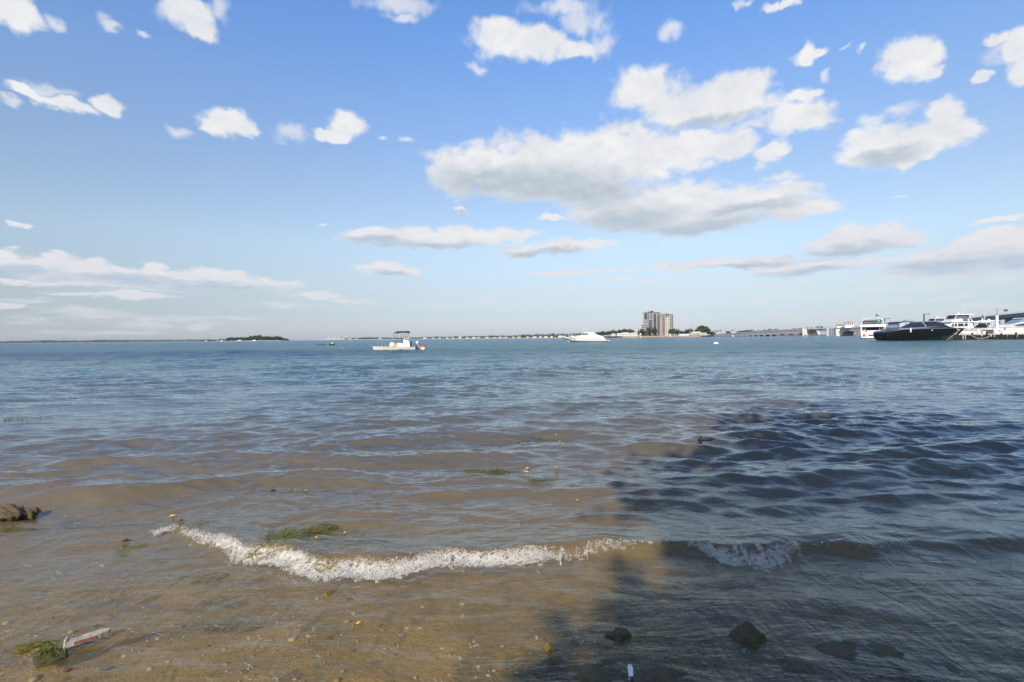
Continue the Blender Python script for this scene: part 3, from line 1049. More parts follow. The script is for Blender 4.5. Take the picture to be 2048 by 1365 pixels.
def build_gravel():
    q = np.random.default_rng(77)
    n = 2600
    fx = q.uniform(-200, 2300, n); fy = 1150 + 260 * q.uniform(0, 1, n) ** .7
    P = np.array([gnd(a, b, -.09)[:2] for a, b in zip(fx, fy)])
    den = .35 + .65 * np.clip((P[:, 0] + .3) / 1.2, 0, 1) * np.clip((2.9 - P[:, 1]) / .6, .1, 1)
    den *= np.clip(.5 + .6 * lowf_noise(P[:, 0], P[:, 1], 4, 78), .08, 1)
    P = P[q.uniform(0, 1, n) < den]
    n = len(P)
    r = np.exp(q.normal(math.log(.0055), .55, n))
    C = np.stack([P[:, 0], P[:, 1], bed_z(P[:, 0], P[:, 1]) + r * .3], 1)
    S = np.stack([r * q.uniform(.8, 1.6, n), r * q.uniform(.7, 1.3, n), r * q.uniform(.4, .8, n)], 1)
    m = bpy.data.materials.new('gravel_mix'); m.use_nodes = True
    t = NT(m.node_tree); p = t.n['Principled BSDF']
    co = t.new('ShaderNodeNewGeometry').outputs['Random Per Island']
    t.put(p.inputs['Base Color'], t.ramp(co, [(0, (.05, .04, .02)), (.3, (.16, .11, .045)), (.55, (.34, .24, .10)), (.8, (.30, .22, .10)), (.96, (.42, .35, .22)), (1, (.10, .11, .03))]))
    p.inputs['Roughness'].default_value = .6
    return tag(link_mesh(blobs_mesh('gravel', C, S), 'gravel', m, None, True), kind='stuff')


build_gravel()


def ribbons(name, C, ang, L, W, q, z_off=.003, curl=.6, lift=.0):
    """blades lying on the water: centres C (n,2), heading, length, half width"""
    n = len(L)
    m = 6
    u = np.linspace(-.5, .5, m)[None, :]
    bend = q.normal(0, curl, n)[:, None]
    a = ang[:, None] + bend * u * 2
    dx, dy = np.cos(a), np.sin(a)
    X = C[:, :1] + np.cumsum(dx, 1) * L[:, None] / m - np.cos(ang)[:, None] * L[:, None] * .5
    Y = C[:, 1:] + np.cumsum(dy, 1) * L[:, None] / m - np.sin(ang)[:, None] * L[:, None] * .5
    Z = waves(X, Y) + z_off + (q.uniform(0, 1, n) ** 2)[:, None] * lift * (1 - (2 * u) ** 2)
    wpr = W[:, None] * np.clip(1.15 - np.abs(2 * u) ** 3, .12, 1)
    A = np.stack([X - dy * wpr, Y + dx * wpr, Z], -1)
    B = np.stack([X + dy * wpr, Y - dx * wpr, Z + q.normal(0, .0012, (n, 1))], -1)
    V = np.stack([A, B], 2).reshape(-1, 3)
    base = (np.arange(n) * m * 2)[:, None] + (np.arange(m - 1) * 2)[None, :]
    b = base.ravel()
    F = np.stack([b, b + 1, b + 3, b + 2], 1)
    return arr_mesh(name, V, F)


green_weed = leafmat('green_seagrass', (.05, .075, .012), (.22, .21, .035), 30, .3)
olive_weed = leafmat('olive_seagrass', (.06, .065, .02), (.16, .15, .05), 30, .3)
yellow_weed = leafmat('yellow_seagrass', (.16, .13, .02), (.34, .30, .06), 30, .3)


def seagrass(px, py, wpx, hpx, n, lab, m, seed, ang=0.0, spread=.7, lmin=.06, lmax=.2, w=.0022, name='seagrass_clump', cat='seagrass', lift=.02, curl=.6):
    name = 'seagrass' if 'sprigs' in lab else name
    q = np.random.default_rng(seed)
    g = gnd(px, py)
    sx = wpx / FPX * g.y / 2
    sy = hpx * g.y ** 2 / 1382 / 2
    ca, cr = q.uniform(0, 6.28, n), np.sqrt(q.uniform(0, 1, n)) * .95
    C = np.stack([g.x + np.cos(ca) * cr * sx, g.y + np.sin(ca) * cr * sy], 1)
    C[:, 1] += (C[:, 0] - g.x) * math.tan(ang) * .5
    a = ang + q.normal(0, spread, n)
    L = q.uniform(lmin, lmax, n)
    me = ribbons(name, C, a, L, q.uniform(.6, 1.3, n) * w, q, -.03 if 'knot' in lab else .003, curl, lift)
    o = link_mesh(me, name, m)
    return tag(o, lab, cat, kind='stuff' if 'sprigs' in lab else None)


seagrass(985, 947, 130, 16, 170, 'long green floating seagrass clump beside the two yellow leaves', green_weed, 1, R(4), .5, .08, .26, .003)
seagrass(1080, 968, 60, 16, 60, 'small tangle of seagrass and brown twigs below the yellow leaves', olive_weed, 2, R(10), .8, .06, .2, .0026)
seagrass(1080, 880, 110, 24, 150, 'dark green seagrass patch floating farthest out from the wave', olive_weed, 3, R(4), .6, .06, .22, .003)
seagrass(580, 1078, 90, 40, 150, 'yellow green seagrass tangle riding behind the white foam', green_weed, 4, R(18), .6, .06, .18, .0024, lift=.05)
seagrass(648, 1055, 60, 16, 80, 'dark green seagrass strip behind the foam and the tangle', green_weed, 5, R(20), .4, .06, .16, .0022)
seagrass(700, 1060, 70, 20, 22, 'thin brown seagrass threads behind the foam', yellow_weed, 8, R(10), .8, .05, .12, .0014)
seagrass(530, 1116, 70, 18, 40, 'yellow seagrass blades pushed out in front of the foam', yellow_weed, 6, R(14), .35, .06, .16, .0022)
seagrass(650, 1140, 50, 14, 26, 'short yellow seagrass blades caught under the foam front', yellow_weed, 7, R(-10), .5, .05, .12, .0022)
seagrass(400, 1160, 110, 24, 40, 'thin olive seagrass blades drifting in the brown shallows', olive_weed, 9, R(22), .35, .05, .14, .0018)
seagrass(1680, 852, 210, 20, 190, 'dark seagrass sprigs scattered on the shaded water', olive_weed, 10, 0, 1.2, .02, .06, .0032, lift=.03)
seagrass(1900, 848, 300, 14, 110, 'sparse seagrass sprigs on the water at the right', olive_weed, 11, 0, 1.2, .02, .06, .003, lift=.03)
seagrass(1590, 880, 120, 10, 50, 'thin line of dark sprigs near the floating driftwood', olive_weed, 12, 0, 1.2, .02, .05, .003, lift=.03)
seagrass(45, 838, 110, 10, 130, 'olive seagrass sprigs floating far out at the left', olive_weed, 13, 0, 1.0, .03, .1, .004, lift=.03)
seagrass(860, 857, 60, 6, 50, 'brown seagrass wisp floating left of the dark patch', yellow_weed, 14, 0, .8, .04, .12, .003)
seagrass(590, 985, 70, 8, 40, 'yellow brown seagrass wisp beside the red leaf', yellow_weed, 15, R(6), .8, .04, .1, .002)
seagrass(375, 1062, 80, 20, 60, 'green seagrass wisp at the left end of the foam', green_weed, 16, R(14), .6, .04, .12, .0018)
seagrass(260, 1095, 60, 14, 30, 'small green seagrass wisp near the purple leaf', green_weed, 17, R(14), .6, .04, .1, .0018)
seagrass(210, 1200, 60, 16, 60, 'small dark seagrass knot in the left shallows', olive_weed, 18, R(14), 1.0, .03, .09, .0018)
seagrass(430, 1195, 60, 14, 90, 'dark brown seagrass knot drifting in the shallows', olive_weed, 19, R(14), 1.0, .03, .08, .0018)
seagrass(410, 1240, 80, 20, 90, 'dark seagrass knot left of a second darker knot', olive_weed, 20, R(14), 1.0, .03, .08, .0018)
seagrass(470, 1245, 40, 16, 60, 'round dark seagrass knot right of a longer knot', olive_weed, 21, R(14), 1.2, .03, .06, .0018)
seagrass(70, 1295, 70, 20, 80, 'green seagrass strands beside the mossy clump', green_weed, 22, R(14), .6, .04, .1, .002)
seagrass(655, 1190, 20, 10, 30, 'little orange brown weed sprig on the sand', yellow_weed, 23, R(14), 1.2, .02, .05, .0016)
seagrass(20, 1063, 50, 10, 50, 'bright green weed wisp in front of the shore rock', green_weed, 24, R(4), .8, .03, .08, .0018)

# mossy clump and the broken board that lies against it
g = gnd(97, 1316)
root = empty('mossy_clump', (g.x, g.y, .0), 0, 'round green moss clump at the end of the broken board', 'weed clump')
root.scale = (.85, .85, .75)
link_mesh(lumpy('clump_body', (.055, .045, .04), 91, .3, 3), 'clump_body', stonemat('moss_clump', (.055, .05, .02), (.055, .065, .012), .8), root, True)
q = np.random.default_rng(92)
C = np.stack([g.x + q.normal(0, .022, 260), g.y + q.normal(0, .018, 260)], 1)
me = ribbons('moss_strands', C, q.uniform(0, 6.28, 260), q.uniform(.015, .06, 260), q.uniform(.0008, .0016, 260), q, .028, 1.0, .03)
me.transform(Matrix.Translation((-g.x, -g.y, 0)))
link_mesh(me, 'moss_strands', leafmat('moss_strand', (.05, .07, .01), (.2, .2, .03), 60, .2), root)

g0, g1 = gnd(132, 1300), gnd(220, 1279)
d = (g1 - g0); L = d.length
root = empty('broken_board', (g0.x, g0.y, .012), math.atan2(d.y, d.x), 'short broken grey white board with a reddish edge, adrift in the shallows', 'board')
mb = MB()
prof = [(0, -.026), (.004, .020), (L * .5, .023), (L * .84, .020), (L * .90, .012), (L, .010), (L * .985, -.006), (L * .9, -.012), (L * .8, -.020), (L * .4, -.024)]
th = .012
mb.add([(x, y, .006 + .012 * (x / L)) for x, y in prof] + [(x, y, .006 + th + .016 * (x / L) + (.004 if y > 0 else 0)) for x, y in prof],
       [tuple(range(9, -1, -1)), tuple(range(10, 20))] + [(i, (i + 1) % 10, (i + 1) % 10 + 10, i + 10) for i in range(10)])
mb.build('plank', mat('weathered_board', (.29, .27, .22), .8, .5, 30, bump=.004), root)
mb = MB()
mb.box(L * .22, L * .72, -.0262, -.0245, .010, .0235)
mb.build('red_edge', mat('red_paint', (.17, .06, .045), .8, .7, 60), root).rotation_euler = (0, -.05, .012)
mb = MB()
mb.tube([(-.004, -.03, -.01), (-.002, 0, .03), (.0, .022, .034)], .004, 6)
mb.build('end_batten', mat('pale_batten', (.42, .38, .28), .8, .4, 30), root)

# driftwood: a dark broken branch with a stub hanging from its left end
g = gnd(1410, 890)
dz = max(wz(g.x + i * .05, g.y - j * .08) for i in range(-3, 4) for j in range(4))
root = empty('driftwood', (g.x, g.y, dz + .005), 0, 'short black piece of driftwood afloat on the shaded water', 'driftwood')
root.scale = (1.2, 1.2, 1.3)
mb = MB()
mb.tube([(-.075, .0, .006), (-.05, 0, .016), (0, .005, .012), (.05, 0, .016), (.085, -.004, .02)], [.012, .02, .014, .016, .009], 7)
mb.tube([(-.03, 0, .02), (-.045, .0, .04), (-.052, .01, .05)], [.010, .008, .004], 6)
mb.build('branch', mat('wet_wood', (.022, .017, .013), .5, .4, 30, bump=.004), root, True)
mb = MB()
mb.tube([(-.06, -.01, .016), (-.062, -.04, .004), (-.06, -.06, -.006)], [.016, .014, .008], 7)
mb.build('stub', mat('wet_wood', (.03, .022, .016)), root, True)

# white scrap by the stones
g = gnd(1261, 1352)
mb = MB()
mb.add([(-.011, -.02, .0), (.006, -.021, .002), (.008, -.006, .008), (.012, .004, .012), (.010, .022, .02), (.002, .018, .022), (-.003, .024, .021), (-.009, .012, .016)],
       [(0, 1, 2, 7), (7, 2, 3), (7, 3, 4, 5), (7, 5, 6)])
o = mb.build('paper_scrap', mat('white_scrap', (.78, .78, .74), .5, .1, 30), None)
so = o.modifiers.new('thickness', 'SOLIDIFY'); so.thickness = .0015
o.location = (g.x, g.y, wz(g.x, g.y) + .012)
tag(o, 'crumpled white scrap of plastic among the dark stones', 'litter')


def leaf(px, py, size, m, lab, rz, seed=0):
    g = gnd(px, py)
    q = random.Random(seed)
    mb = MB()
    ring = []
    for k in range(12):
        a = 2 * math.pi * k / 12
        r = size * (1 + .12 * q.uniform(-1, 1))
        x, y = r * math.cos(a), r * .72 * math.sin(a)
        ring.append((x, y, .010 + .012 * abs(y) / size + q.uniform(-.002, .002)))
    mb.add([(0, 0, .004)] + ring, [(0, 1 + k, 1 + (k + 1) % 12) for k in range(12)])
    root = empty('floating_leaf', (g.x, g.y, wz(g.x, g.y)), rz, lab, 'leaf')
    o = mb.build('blade', m, root, True)
    o.modifiers.new('thickness', 'SOLIDIFY').thickness = .001
    mb = MB()
    mb.tube([(-size * .9, 0, .010), (-size * 1.5, .004, .012)], .0015, 5)
    mb.build('stalk', mat('leaf_stalk', (.25, .12, .04)), root)
    return root


yl = mat('yellow_leaf', (.72, .45, .10), .5, .25, 60)
ol = mat('orange_leaf', (.60, .30, .09), .5, .3, 60)
rl = mat('red_leaf', (.22, .04, .025), .5, .4, 60)
pl = mat('purple_leaf', (.14, .045, .06), .5, .4, 60)
leaf(1056, 938, .027, yl, 'upper of the two touching yellow leaves by the long seagrass', .5, 1)
leaf(1052, 945, .029, mat('pale_yellow_leaf', (.75, .55, .22), .5, .2, 60), 'lower paler leaf of the touching yellow pair', -.3, 2)
leaf(1114, 940, .022, ol, 'single orange leaf right of the yellow pair', .2, 3)
leaf(1120, 893, .018, ol, 'small tan leaf right of the farthest seagrass patch', 0, 4)
leaf(345, 1036, .020, yl, 'yellow leaf above the left end of the foam', .3, 5)
leaf(362, 1052, .016, rl, 'rust red leaf on the foam left end', .6, 6)
leaf(634, 1087, .012, yl, 'tiny yellow leaf on top of the foam', 1.2, 7)
leaf(690, 1063, .012, ol, 'tiny tan leaf among thin seagrass threads', .1, 8)
leaf(545, 985, .026, rl, 'dark red leaf floating beyond the wave', .4, 9)
leaf(250, 1085, .022, pl, 'purple leaf drifting left of the foam', .2, 10)
leaf(612, 984, .010, ol, 'tiny orange leaf right of the dark red leaf', .2, 11)
leaf(668, 887, .016, rl, 'small brown red leaf far out left of centre', .2, 12)
leaf(135, 1345, .018, pl, 'faded pink leaf sunk near the bottom left', .2, 13)
leaf(1155, 1000, .012, ol, 'tiny brown leaf on the swell near the shade', .2, 14)
leaf(1112, 893 - 26, .012, yl, 'tiny yellow leaf beyond the farthest seagrass patch', .2, 15)
leaf(717, 1252, .012, ol, 'small orange leaf lying on the sand at mid shallows', .2, 16)
# ------------------------------------------------------------------ boats
WHITE = mat('white_gelcoat', (.64, .64, .63), .25, .06, 1.5)
CREAM = mat('cream_gelcoat', (.66, .62, .51), .3, .1, 1.5)
OFFWHITE = mat('dull_white_paint', (.66, .66, .64), .5, .15, 2)
GLASS = mat('dark_boat_glass', (.014, .022, .034), .08, .3, 1, spec=.45)
PALEGLASS = mat('pale_clear_canvas', (.36, .45, .52), .15, .2, 1, spec=.6)
BLACKHULL = mat('black_hull_paint', (.005, .006, .007), .3, .2, .6, spec=.22)
SILVER = mat('silver_hull_paint', (.20, .215, .26), .3, .1, 1, metal=.2)
STEEL = mat('stainless_rail', (.55, .55, .56), .3, .1, 2, metal=.8)
DARKCANVAS = mat('black_canvas', (.02, .022, .028), .7, .3, 3)
NAVY = mat('navy_canvas', (.012, .025, .09), .75, .25, 4)
TEAK = mat('teak_trim', (.22, .11, .05), .6, .3, 5)
ANTIFOUL = mat('green_bottom_paint', (.035, .065, .045), .6, .4, 2)
DARKGREY = mat('dark_grey_plastic', (.035, .037, .04), .5, .2, 3)
GREYCOWL = mat('grey_cowling', (.42, .44, .48), .35, .15, 3)


def hull(mb, st):
    """stations along the length: (x at sheer, x at chine, x at keel, half beam, z sheer, z chine, z keel)"""
    rings = []
    for xs, xc, xk, hb, zs, zc, zk in st:
        rings.append([(xs, -hb, zs), (xs * .55 + xc * .45, -hb * .965, zs * .5 + zc * .5), (xc, -hb * .86, zc), (xk, 0, zk), (xc, hb * .86, zc), (xs * .55 + xc * .45, hb * .965, zs * .5 + zc * .5), (xs, hb, zs)])
    return mb.loft(rings, True, True)


def deckline(st, inset=.06, dz=.015):
    """outline of the deck just above the sheer"""
    return [(xs, -(hb - inset), zs + dz) for xs, _, _, hb, zs, _, _ in st], [(xs, hb - inset, zs + dz) for xs, _, _, hb, zs, _, _ in st]


def rail(mb, pts, h, step=1, rad=.018):
    top = [(x, y, z + h) for x, y, z in pts]
    mb.tube(top, rad, 5)
    for i in range(0, len(pts), step):
        mb.tube([pts[i], top[i]], rad * .9, 5)
    return mb


# ---- flat work skiff with a navy sunshade, anchored in the bay
def work_skiff():
    Y = 62.0
    k = Y / FPX
    c = at(790, hor(790), Y)
    root = empty('work_skiff', (c.x, Y, 0), R(1.5), 'small flat cream work skiff with navy bimini top and white console boxes', 'boat')
    X = lambda px: (px - 790) * k
    Zp = lambda py: H + (hor(790) - py) * k
    st = [(X(747.3), X(748.5), X(750), .55, .47, .12, -.02), (X(749), X(750.5), X(753), .78, .47, .08, -.06), (X(760), X(760), X(760), .92, .43, .06, -.1),
          (X(800), X(800), X(800), .98, .36, .04, -.12), (X(832.5), X(832.2), X(832), .96, .34, .04, -.12)]
    mb = MB(); hull(mb, st)
    h = mb.build('hull', CREAM, root)
    for s in (-1, 1):
        mb = MB()
        mb.tube([(a[0], s * (a[3] + .012), a[4] - .03) for a in st], .035, 6)
        mb.build('rub_rail', mat('tan_rub_rail', (.55, .47, .30), .6, .2, 4), h)
    mb = MB()
    mb.box(X(795.5), X(806.5), -.45, .45, .36, Zp(686.5))
    mb.build('cooler_box', WHITE, root, bevel=.03)
    mb = MB()
    mb.taper(X(806.8), X(820.5), -.42, .42, .36, Zp(684.3), .02)
    mb.taper(X(807.2), X(818), -.36, .36, Zp(684.2), Zp(681.3), .05)
    con = mb.build('console', WHITE, root, bevel=.03)
    mb = MB()
    mb.box(X(808.5), X(812), -.445, -.428, .50, .82)
    mb.box(X(813.5), X(816.5), -.445, -.428, .50, .82)
    mb.build('hatch', mat('hatch_grey', (.50, .52, .56), .5, .1, 3), con)
    mb = MB()
    mb.taper(X(807.5), X(811.3), -.25, .25, Zp(681.2), Zp(673), .06)
    mb.build('windscreen', mat('smoked_screen', (.42, .36, .38), .3, .2, 3), con)
    mb = MB()
    mb.box(X(820.8), X(822.3), -.4, .4, .40, Zp(684.2))
    mb.build('seat_back', DARKGREY, root, bevel=.02)
    mb = MB()
    mb.lathe([(.20, -.05), (.30, 0), (.33, .2), (.30, .4), (.22, .5), (.1, .53)], (X(784.5), 0, .42), 14)
    mb.build('bait_tub', CREAM, root, True)
    mb = MB()
    mb.taper(X(789.3), X(794.5), -.3, .3, .38, Zp(686.5), .05)
    mb.build('canvas_bag', mat('tan_canvas', (.42, .32, .20), .85, .3, 6), root, bevel=.03)
    for s in (-.86, .86):
        mb = MB()
        rail(mb, [(X(759.4), s, .42), (X(768), s, .40), (X(780), s, .38)], Zp(680.2) - .4, 1, .014)
        mb.tube([(X(780), s, Zp(680.2) - .02), (X(818), s, Zp(680.3) - .04)], .014, 5)
        mb.tube([(X(818), s, Zp(680.3) - .04), (X(818), s, .36)], .014, 5)
        mb.build('side_rail', STEEL, root)
    # sunshade: arched cloth on bent poles
    mb = MB()
    n = 9
    rings = []
    for i in range(n):
        u = i / (n - 1)
        x = X(792.2) + (X(817.2) - X(792.2)) * u
        z = Zp(664.9) + (.155 if u > .15 else .155 * u / .15) * (1 - .25 * max(0, u - .6)) - .02
        r = []
        for j in range(9):
            v = j / 8 * 2 - 1
            r.append((x, v * .92, z - .05 * v * v))
        rings.append(r + [(x, y, zz - (.035 if abs(y) < .9 else .17)) for x, y, zz in reversed(r)])
    mb.loft(rings, True, True)
    mb.box(X(792.2), X(793.4), -.92, .92, Zp(666.2) - .03, Zp(665.2))
    mb.build('bimini_top', NAVY, root)
    for s in (-.9, .9):
        fr = MB()
        fr.tube([(X(792.6), s, Zp(665.6)), (X(789.3), s * .98, Zp(671)), (X(803), s, .4)], [.03, .026, .008], 6)
        fr.tube([(X(816.6), s, Zp(665.4)), (X(813.8), s * .98, Zp(671)), (X(803), s, .4)], [.03, .026, .008], 6)
        fr.tube([(X(804.5), s, Zp(663.6)), (X(804.4), s, .4)], .009, 6)
        fr.build('bimini_frame', DARKGREY, root)
    mb = MB()
    mb.tube([(X(804.4), -.3, .4), (X(804.6), -.3, Zp(669.2))], .022, 6)
    mb.build('dark_pole', DARKGREY, root)
    mb = MB()
    mb.tube([(X(830.7), .3, .3), (X(830.6), .3, Zp(680))], .03, 6)
    mb.build('stern_pole', DARKGREY, root)
    ob = MB()
    ob.loft([[(X(832.4) + dx * .8, y, z + dx * .35) for dx, y, z in ((-.02, -.16, b), (.0, -.2, b + .05), (.36, -.16, b + .02), (.36, .16, b + .02), (0, .2, b + .05), (-.02, .16, b))] for b in (.62, .85)] , True, True)
    ob.ball((X(834.6), 0, .93), (.27, .21, .15), 10, 6)
    m1 = ob.build('outboard', GREYCOWL, root, True)
    ob = MB()
    ob.taper(X(833.0), X(837.0), -.1, .1, .05, .68, .02)
    ob.box(X(832.6), X(834.0), -.14, .14, .2, .62)
    ob.tube([(X(836), 0, .1), (X(840.2), 0, -.06)], .09, 8)
    ob.build('outboard_leg', DARKGREY, m1)
    mb = MB()
    mb.tube([(X(834.2), -.2, .78), (X(841.6), -.2, .10)], .03, 6)
    mb.build('tilt_strut', OFFWHITE, m1)
    return root


work_skiff()

# red and white mooring float behind it
Y = 60.5
c = at(846.5, hor(846), Y)
root = empty('mooring_float', (c.x, Y, 0), 0, 'red and white round mooring float just behind the skiff outboard', 'buoy')
mb = MB(); mb.ball((0, 0, .36), (.26, .26, .24), 14, 10)
mb.build('float_top', mat('red_float', (.62, .03, .04), .4, .15, 3), root, True)
mb = MB(); mb.lathe([(.12, -.08), (.21, .0), (.262, .16), (.268, .30), (.25, .345)], (0, 0, 0), 14)
mb.build('float_base', mat('cream_float', (.78, .66, .44), .5, .2, 3), root, True)
mb = MB(); mb.tube([(-.25, 0, .3), (-.45, .0, .45), (-.55, 0, .5)], .02, 6)
mb.build('tether', mat('red_line', (.5, .04, .05), .7), root)


# ---- white express cruiser at anchor
def express_cruiser():
    Y = 140.0
    k = Y / FPX
    c = at(1170, hor(1170), Y)
    root = empty('cabin_cruiser', (c.x, Y, 0), R(-2), 'white sport cruiser anchored alone off the far shore, bow to the left', 'boat')
    X = lambda px: (px - 1170) * k
    Zp = lambda py: H + (hor(1170) - py) * k
    st = [(X(1121.2), X(1136), X(1139), .04, Zp(675.2), .55, .02), (X(1128), X(1139), X(1141), .75, Zp(674.6), .5, -.2), (X(1140), X(1146), X(1147), 1.45, Zp(674.2), .42, -.4),
          (X(1160), X(1162), X(1163), 1.9, Zp(673.8), .34, -.5), (X(1185), X(1186), X(1187), 2.0, Zp(674.2), .28, -.5), (X(1203), X(1206), X(1207), 1.95, Zp(675.4), .25, -.4),
          (X(1210), X(1213.5), X(1214), 1.85, Zp(679.2), .25, -.3)]
    mb = MB(); hull(mb, st)
    h = mb.build('hull', WHITE, root)
    for s in (-1, 1):
        mb = MB()
        mb.tube([(a[0] * .7 + a[1] * .3, s * (a[3] * .99 + .01), a[4] * .72) for a in st[1:6]], .035, 5)
        mb.build('hull_stripe', mat('pale_grey_stripe', (.45, .47, .50), .4), h)
    wd = lambda x, z: 1.75 - .22 * max(0, z - 1.5)
    mb = MB()
    mb.prism([(X(1138), Zp(674.4)), (X(1150), Zp(672.6)), (X(1161), Zp(671.4)), (X(1172), Zp(671)), (X(1186), Zp(671)), (X(1192), Zp(669.6)), (X(1207), Zp(675.5)), (X(1206), Zp(676.5)), (X(1140), Zp(675.2))], wd)
    cab = mb.build('cabin_trunk', WHITE, root)
    for px in (1151, 1156.5, 1162):
        for s in (-1, 1):
            mb = MB()
            mb.ball((X(px), s * 1.74, Zp(673.7)), (.20, .05, .10), 10, 6)
            mb.build('porthole', GLASS, cab)
    mb = MB()
    mb.prism([(X(1161.5), Zp(671.2)), (X(1166), Zp(666.9)), (X(1175.5), Zp(666.9)), (X(1175), Zp(671))], wd, -.02)
    mb.build('windscreen', mat('green_tinted_glass', (.10, .15, .13), .08, .3, 2, spec=.8), cab)
    for px in (1168, 1171.6):
        for s in (-1, 1):
            mb = MB()
            mb.tube([(X(px), s * 1.58, Zp(671)), (X(px) + .2, s * 1.5, Zp(666.8))], .045, 5)
            mb.build('screen_frame', WHITE, cab)
    mb = MB()
    mb.prism([(X(1163.5), Zp(666.6)), (X(1165), Zp(665.6)), (X(1185), Zp(665)), (X(1186.5), Zp(665.9)), (X(1180), Zp(666.9))], 1.5)
    mb.build('hardtop', OFFWHITE, root)
    # radar arch sweeping down aft on both sides
    for s in (-1, 1):
        mb = MB()
        y = 1.52 if s > 0 else -1.67
        mb.prism([(X(1174.5), Zp(671)), (X(1176), Zp(665.7)), (X(1183), Zp(665.3)), (X(1194), Zp(670.6)), (X(1207), Zp(675.8)), (X(1198), Zp(675.8)), (X(1189.5), Zp(672)), (X(1184), Zp(669.8)), (X(1180.5), Zp(671.6))], None, .15, y0=y)
        mb.build('radar_arch', WHITE, root)
    mb = MB()
    mb.box(X(1184.5), X(1189), -1.2, 1.2, Zp(673.4), Zp(668.3))
    mb.build('cockpit_seat', mat('ochre_canvas', (.30, .22, .07), .8, .4, 4), root, bevel=.05)
    mb = MB()
    mb.lathe([(.12, 0), (.14, .2), (.34, .25), (.36, .42), (.28, .52), (.08, .56)], (X(1166.5), 0, Zp(665.5)), 12)
    mb.build('radar_dome', mat('radar_grey', (.42, .42, .44), .5), root, True)
    for px in (1170.4, 1174):
        mb = MB(); mb.tube([(X(px), .5, Zp(665.4)), (X(px) + .05, .5, Zp(656))], .025, 5)
        mb.build('antenna', OFFWHITE, root)
    mb = MB()
    rail(mb, [(X(1122.5), -.1, Zp(675)), (X(1130), -.85, Zp(674.5)), (X(1138), -1.3, Zp(674.1)), (X(1150), -1.7, Zp(673.6))], .62)
    rail(mb, [(X(1122.5), .1, Zp(675)), (X(1130), .85, Zp(674.5)), (X(1138), 1.3, Zp(674.1)), (X(1150), 1.7, Zp(673.6))], .62)
    mb.build('bow_rail', STEEL, root)
    mb = MB(); mb.taper(X(1146.9), X(1148.1), -1.60, -1.42, Zp(680.5), Zp(676), .02)
    mb.build('fender', DARKGREY, root)
    mb = MB(); mb.box(X(1209), X(1218), -1.5, 1.5, .28, .42)
    mb.build('swim_platform', WHITE, root, bevel=.03)
    mb = MB()
    mb.ball((X(1213.6), 0, .95), (.45, 1.1, .34), 12, 8)
    mb.box(X(1211.5), X(1216.5), -.9, .9, .43, .75)
    mb.build('stowed_dinghy', mat('grey_brown_cover', (.20, .15, .15), .8, .4, 4), root, True)
    mb = MB()
    mb.loft([[(a[1] + (.05 if i else -.02), s * (a[3] * .86 + .012), z) for s, z in ((-1, .02), (-1, .2), (1, .2), (1, .02))] for i, a in enumerate(st[1:])], True, True)
    mb.build('boot_stripe', DARKGREY, h)
    return root


express_cruiser()


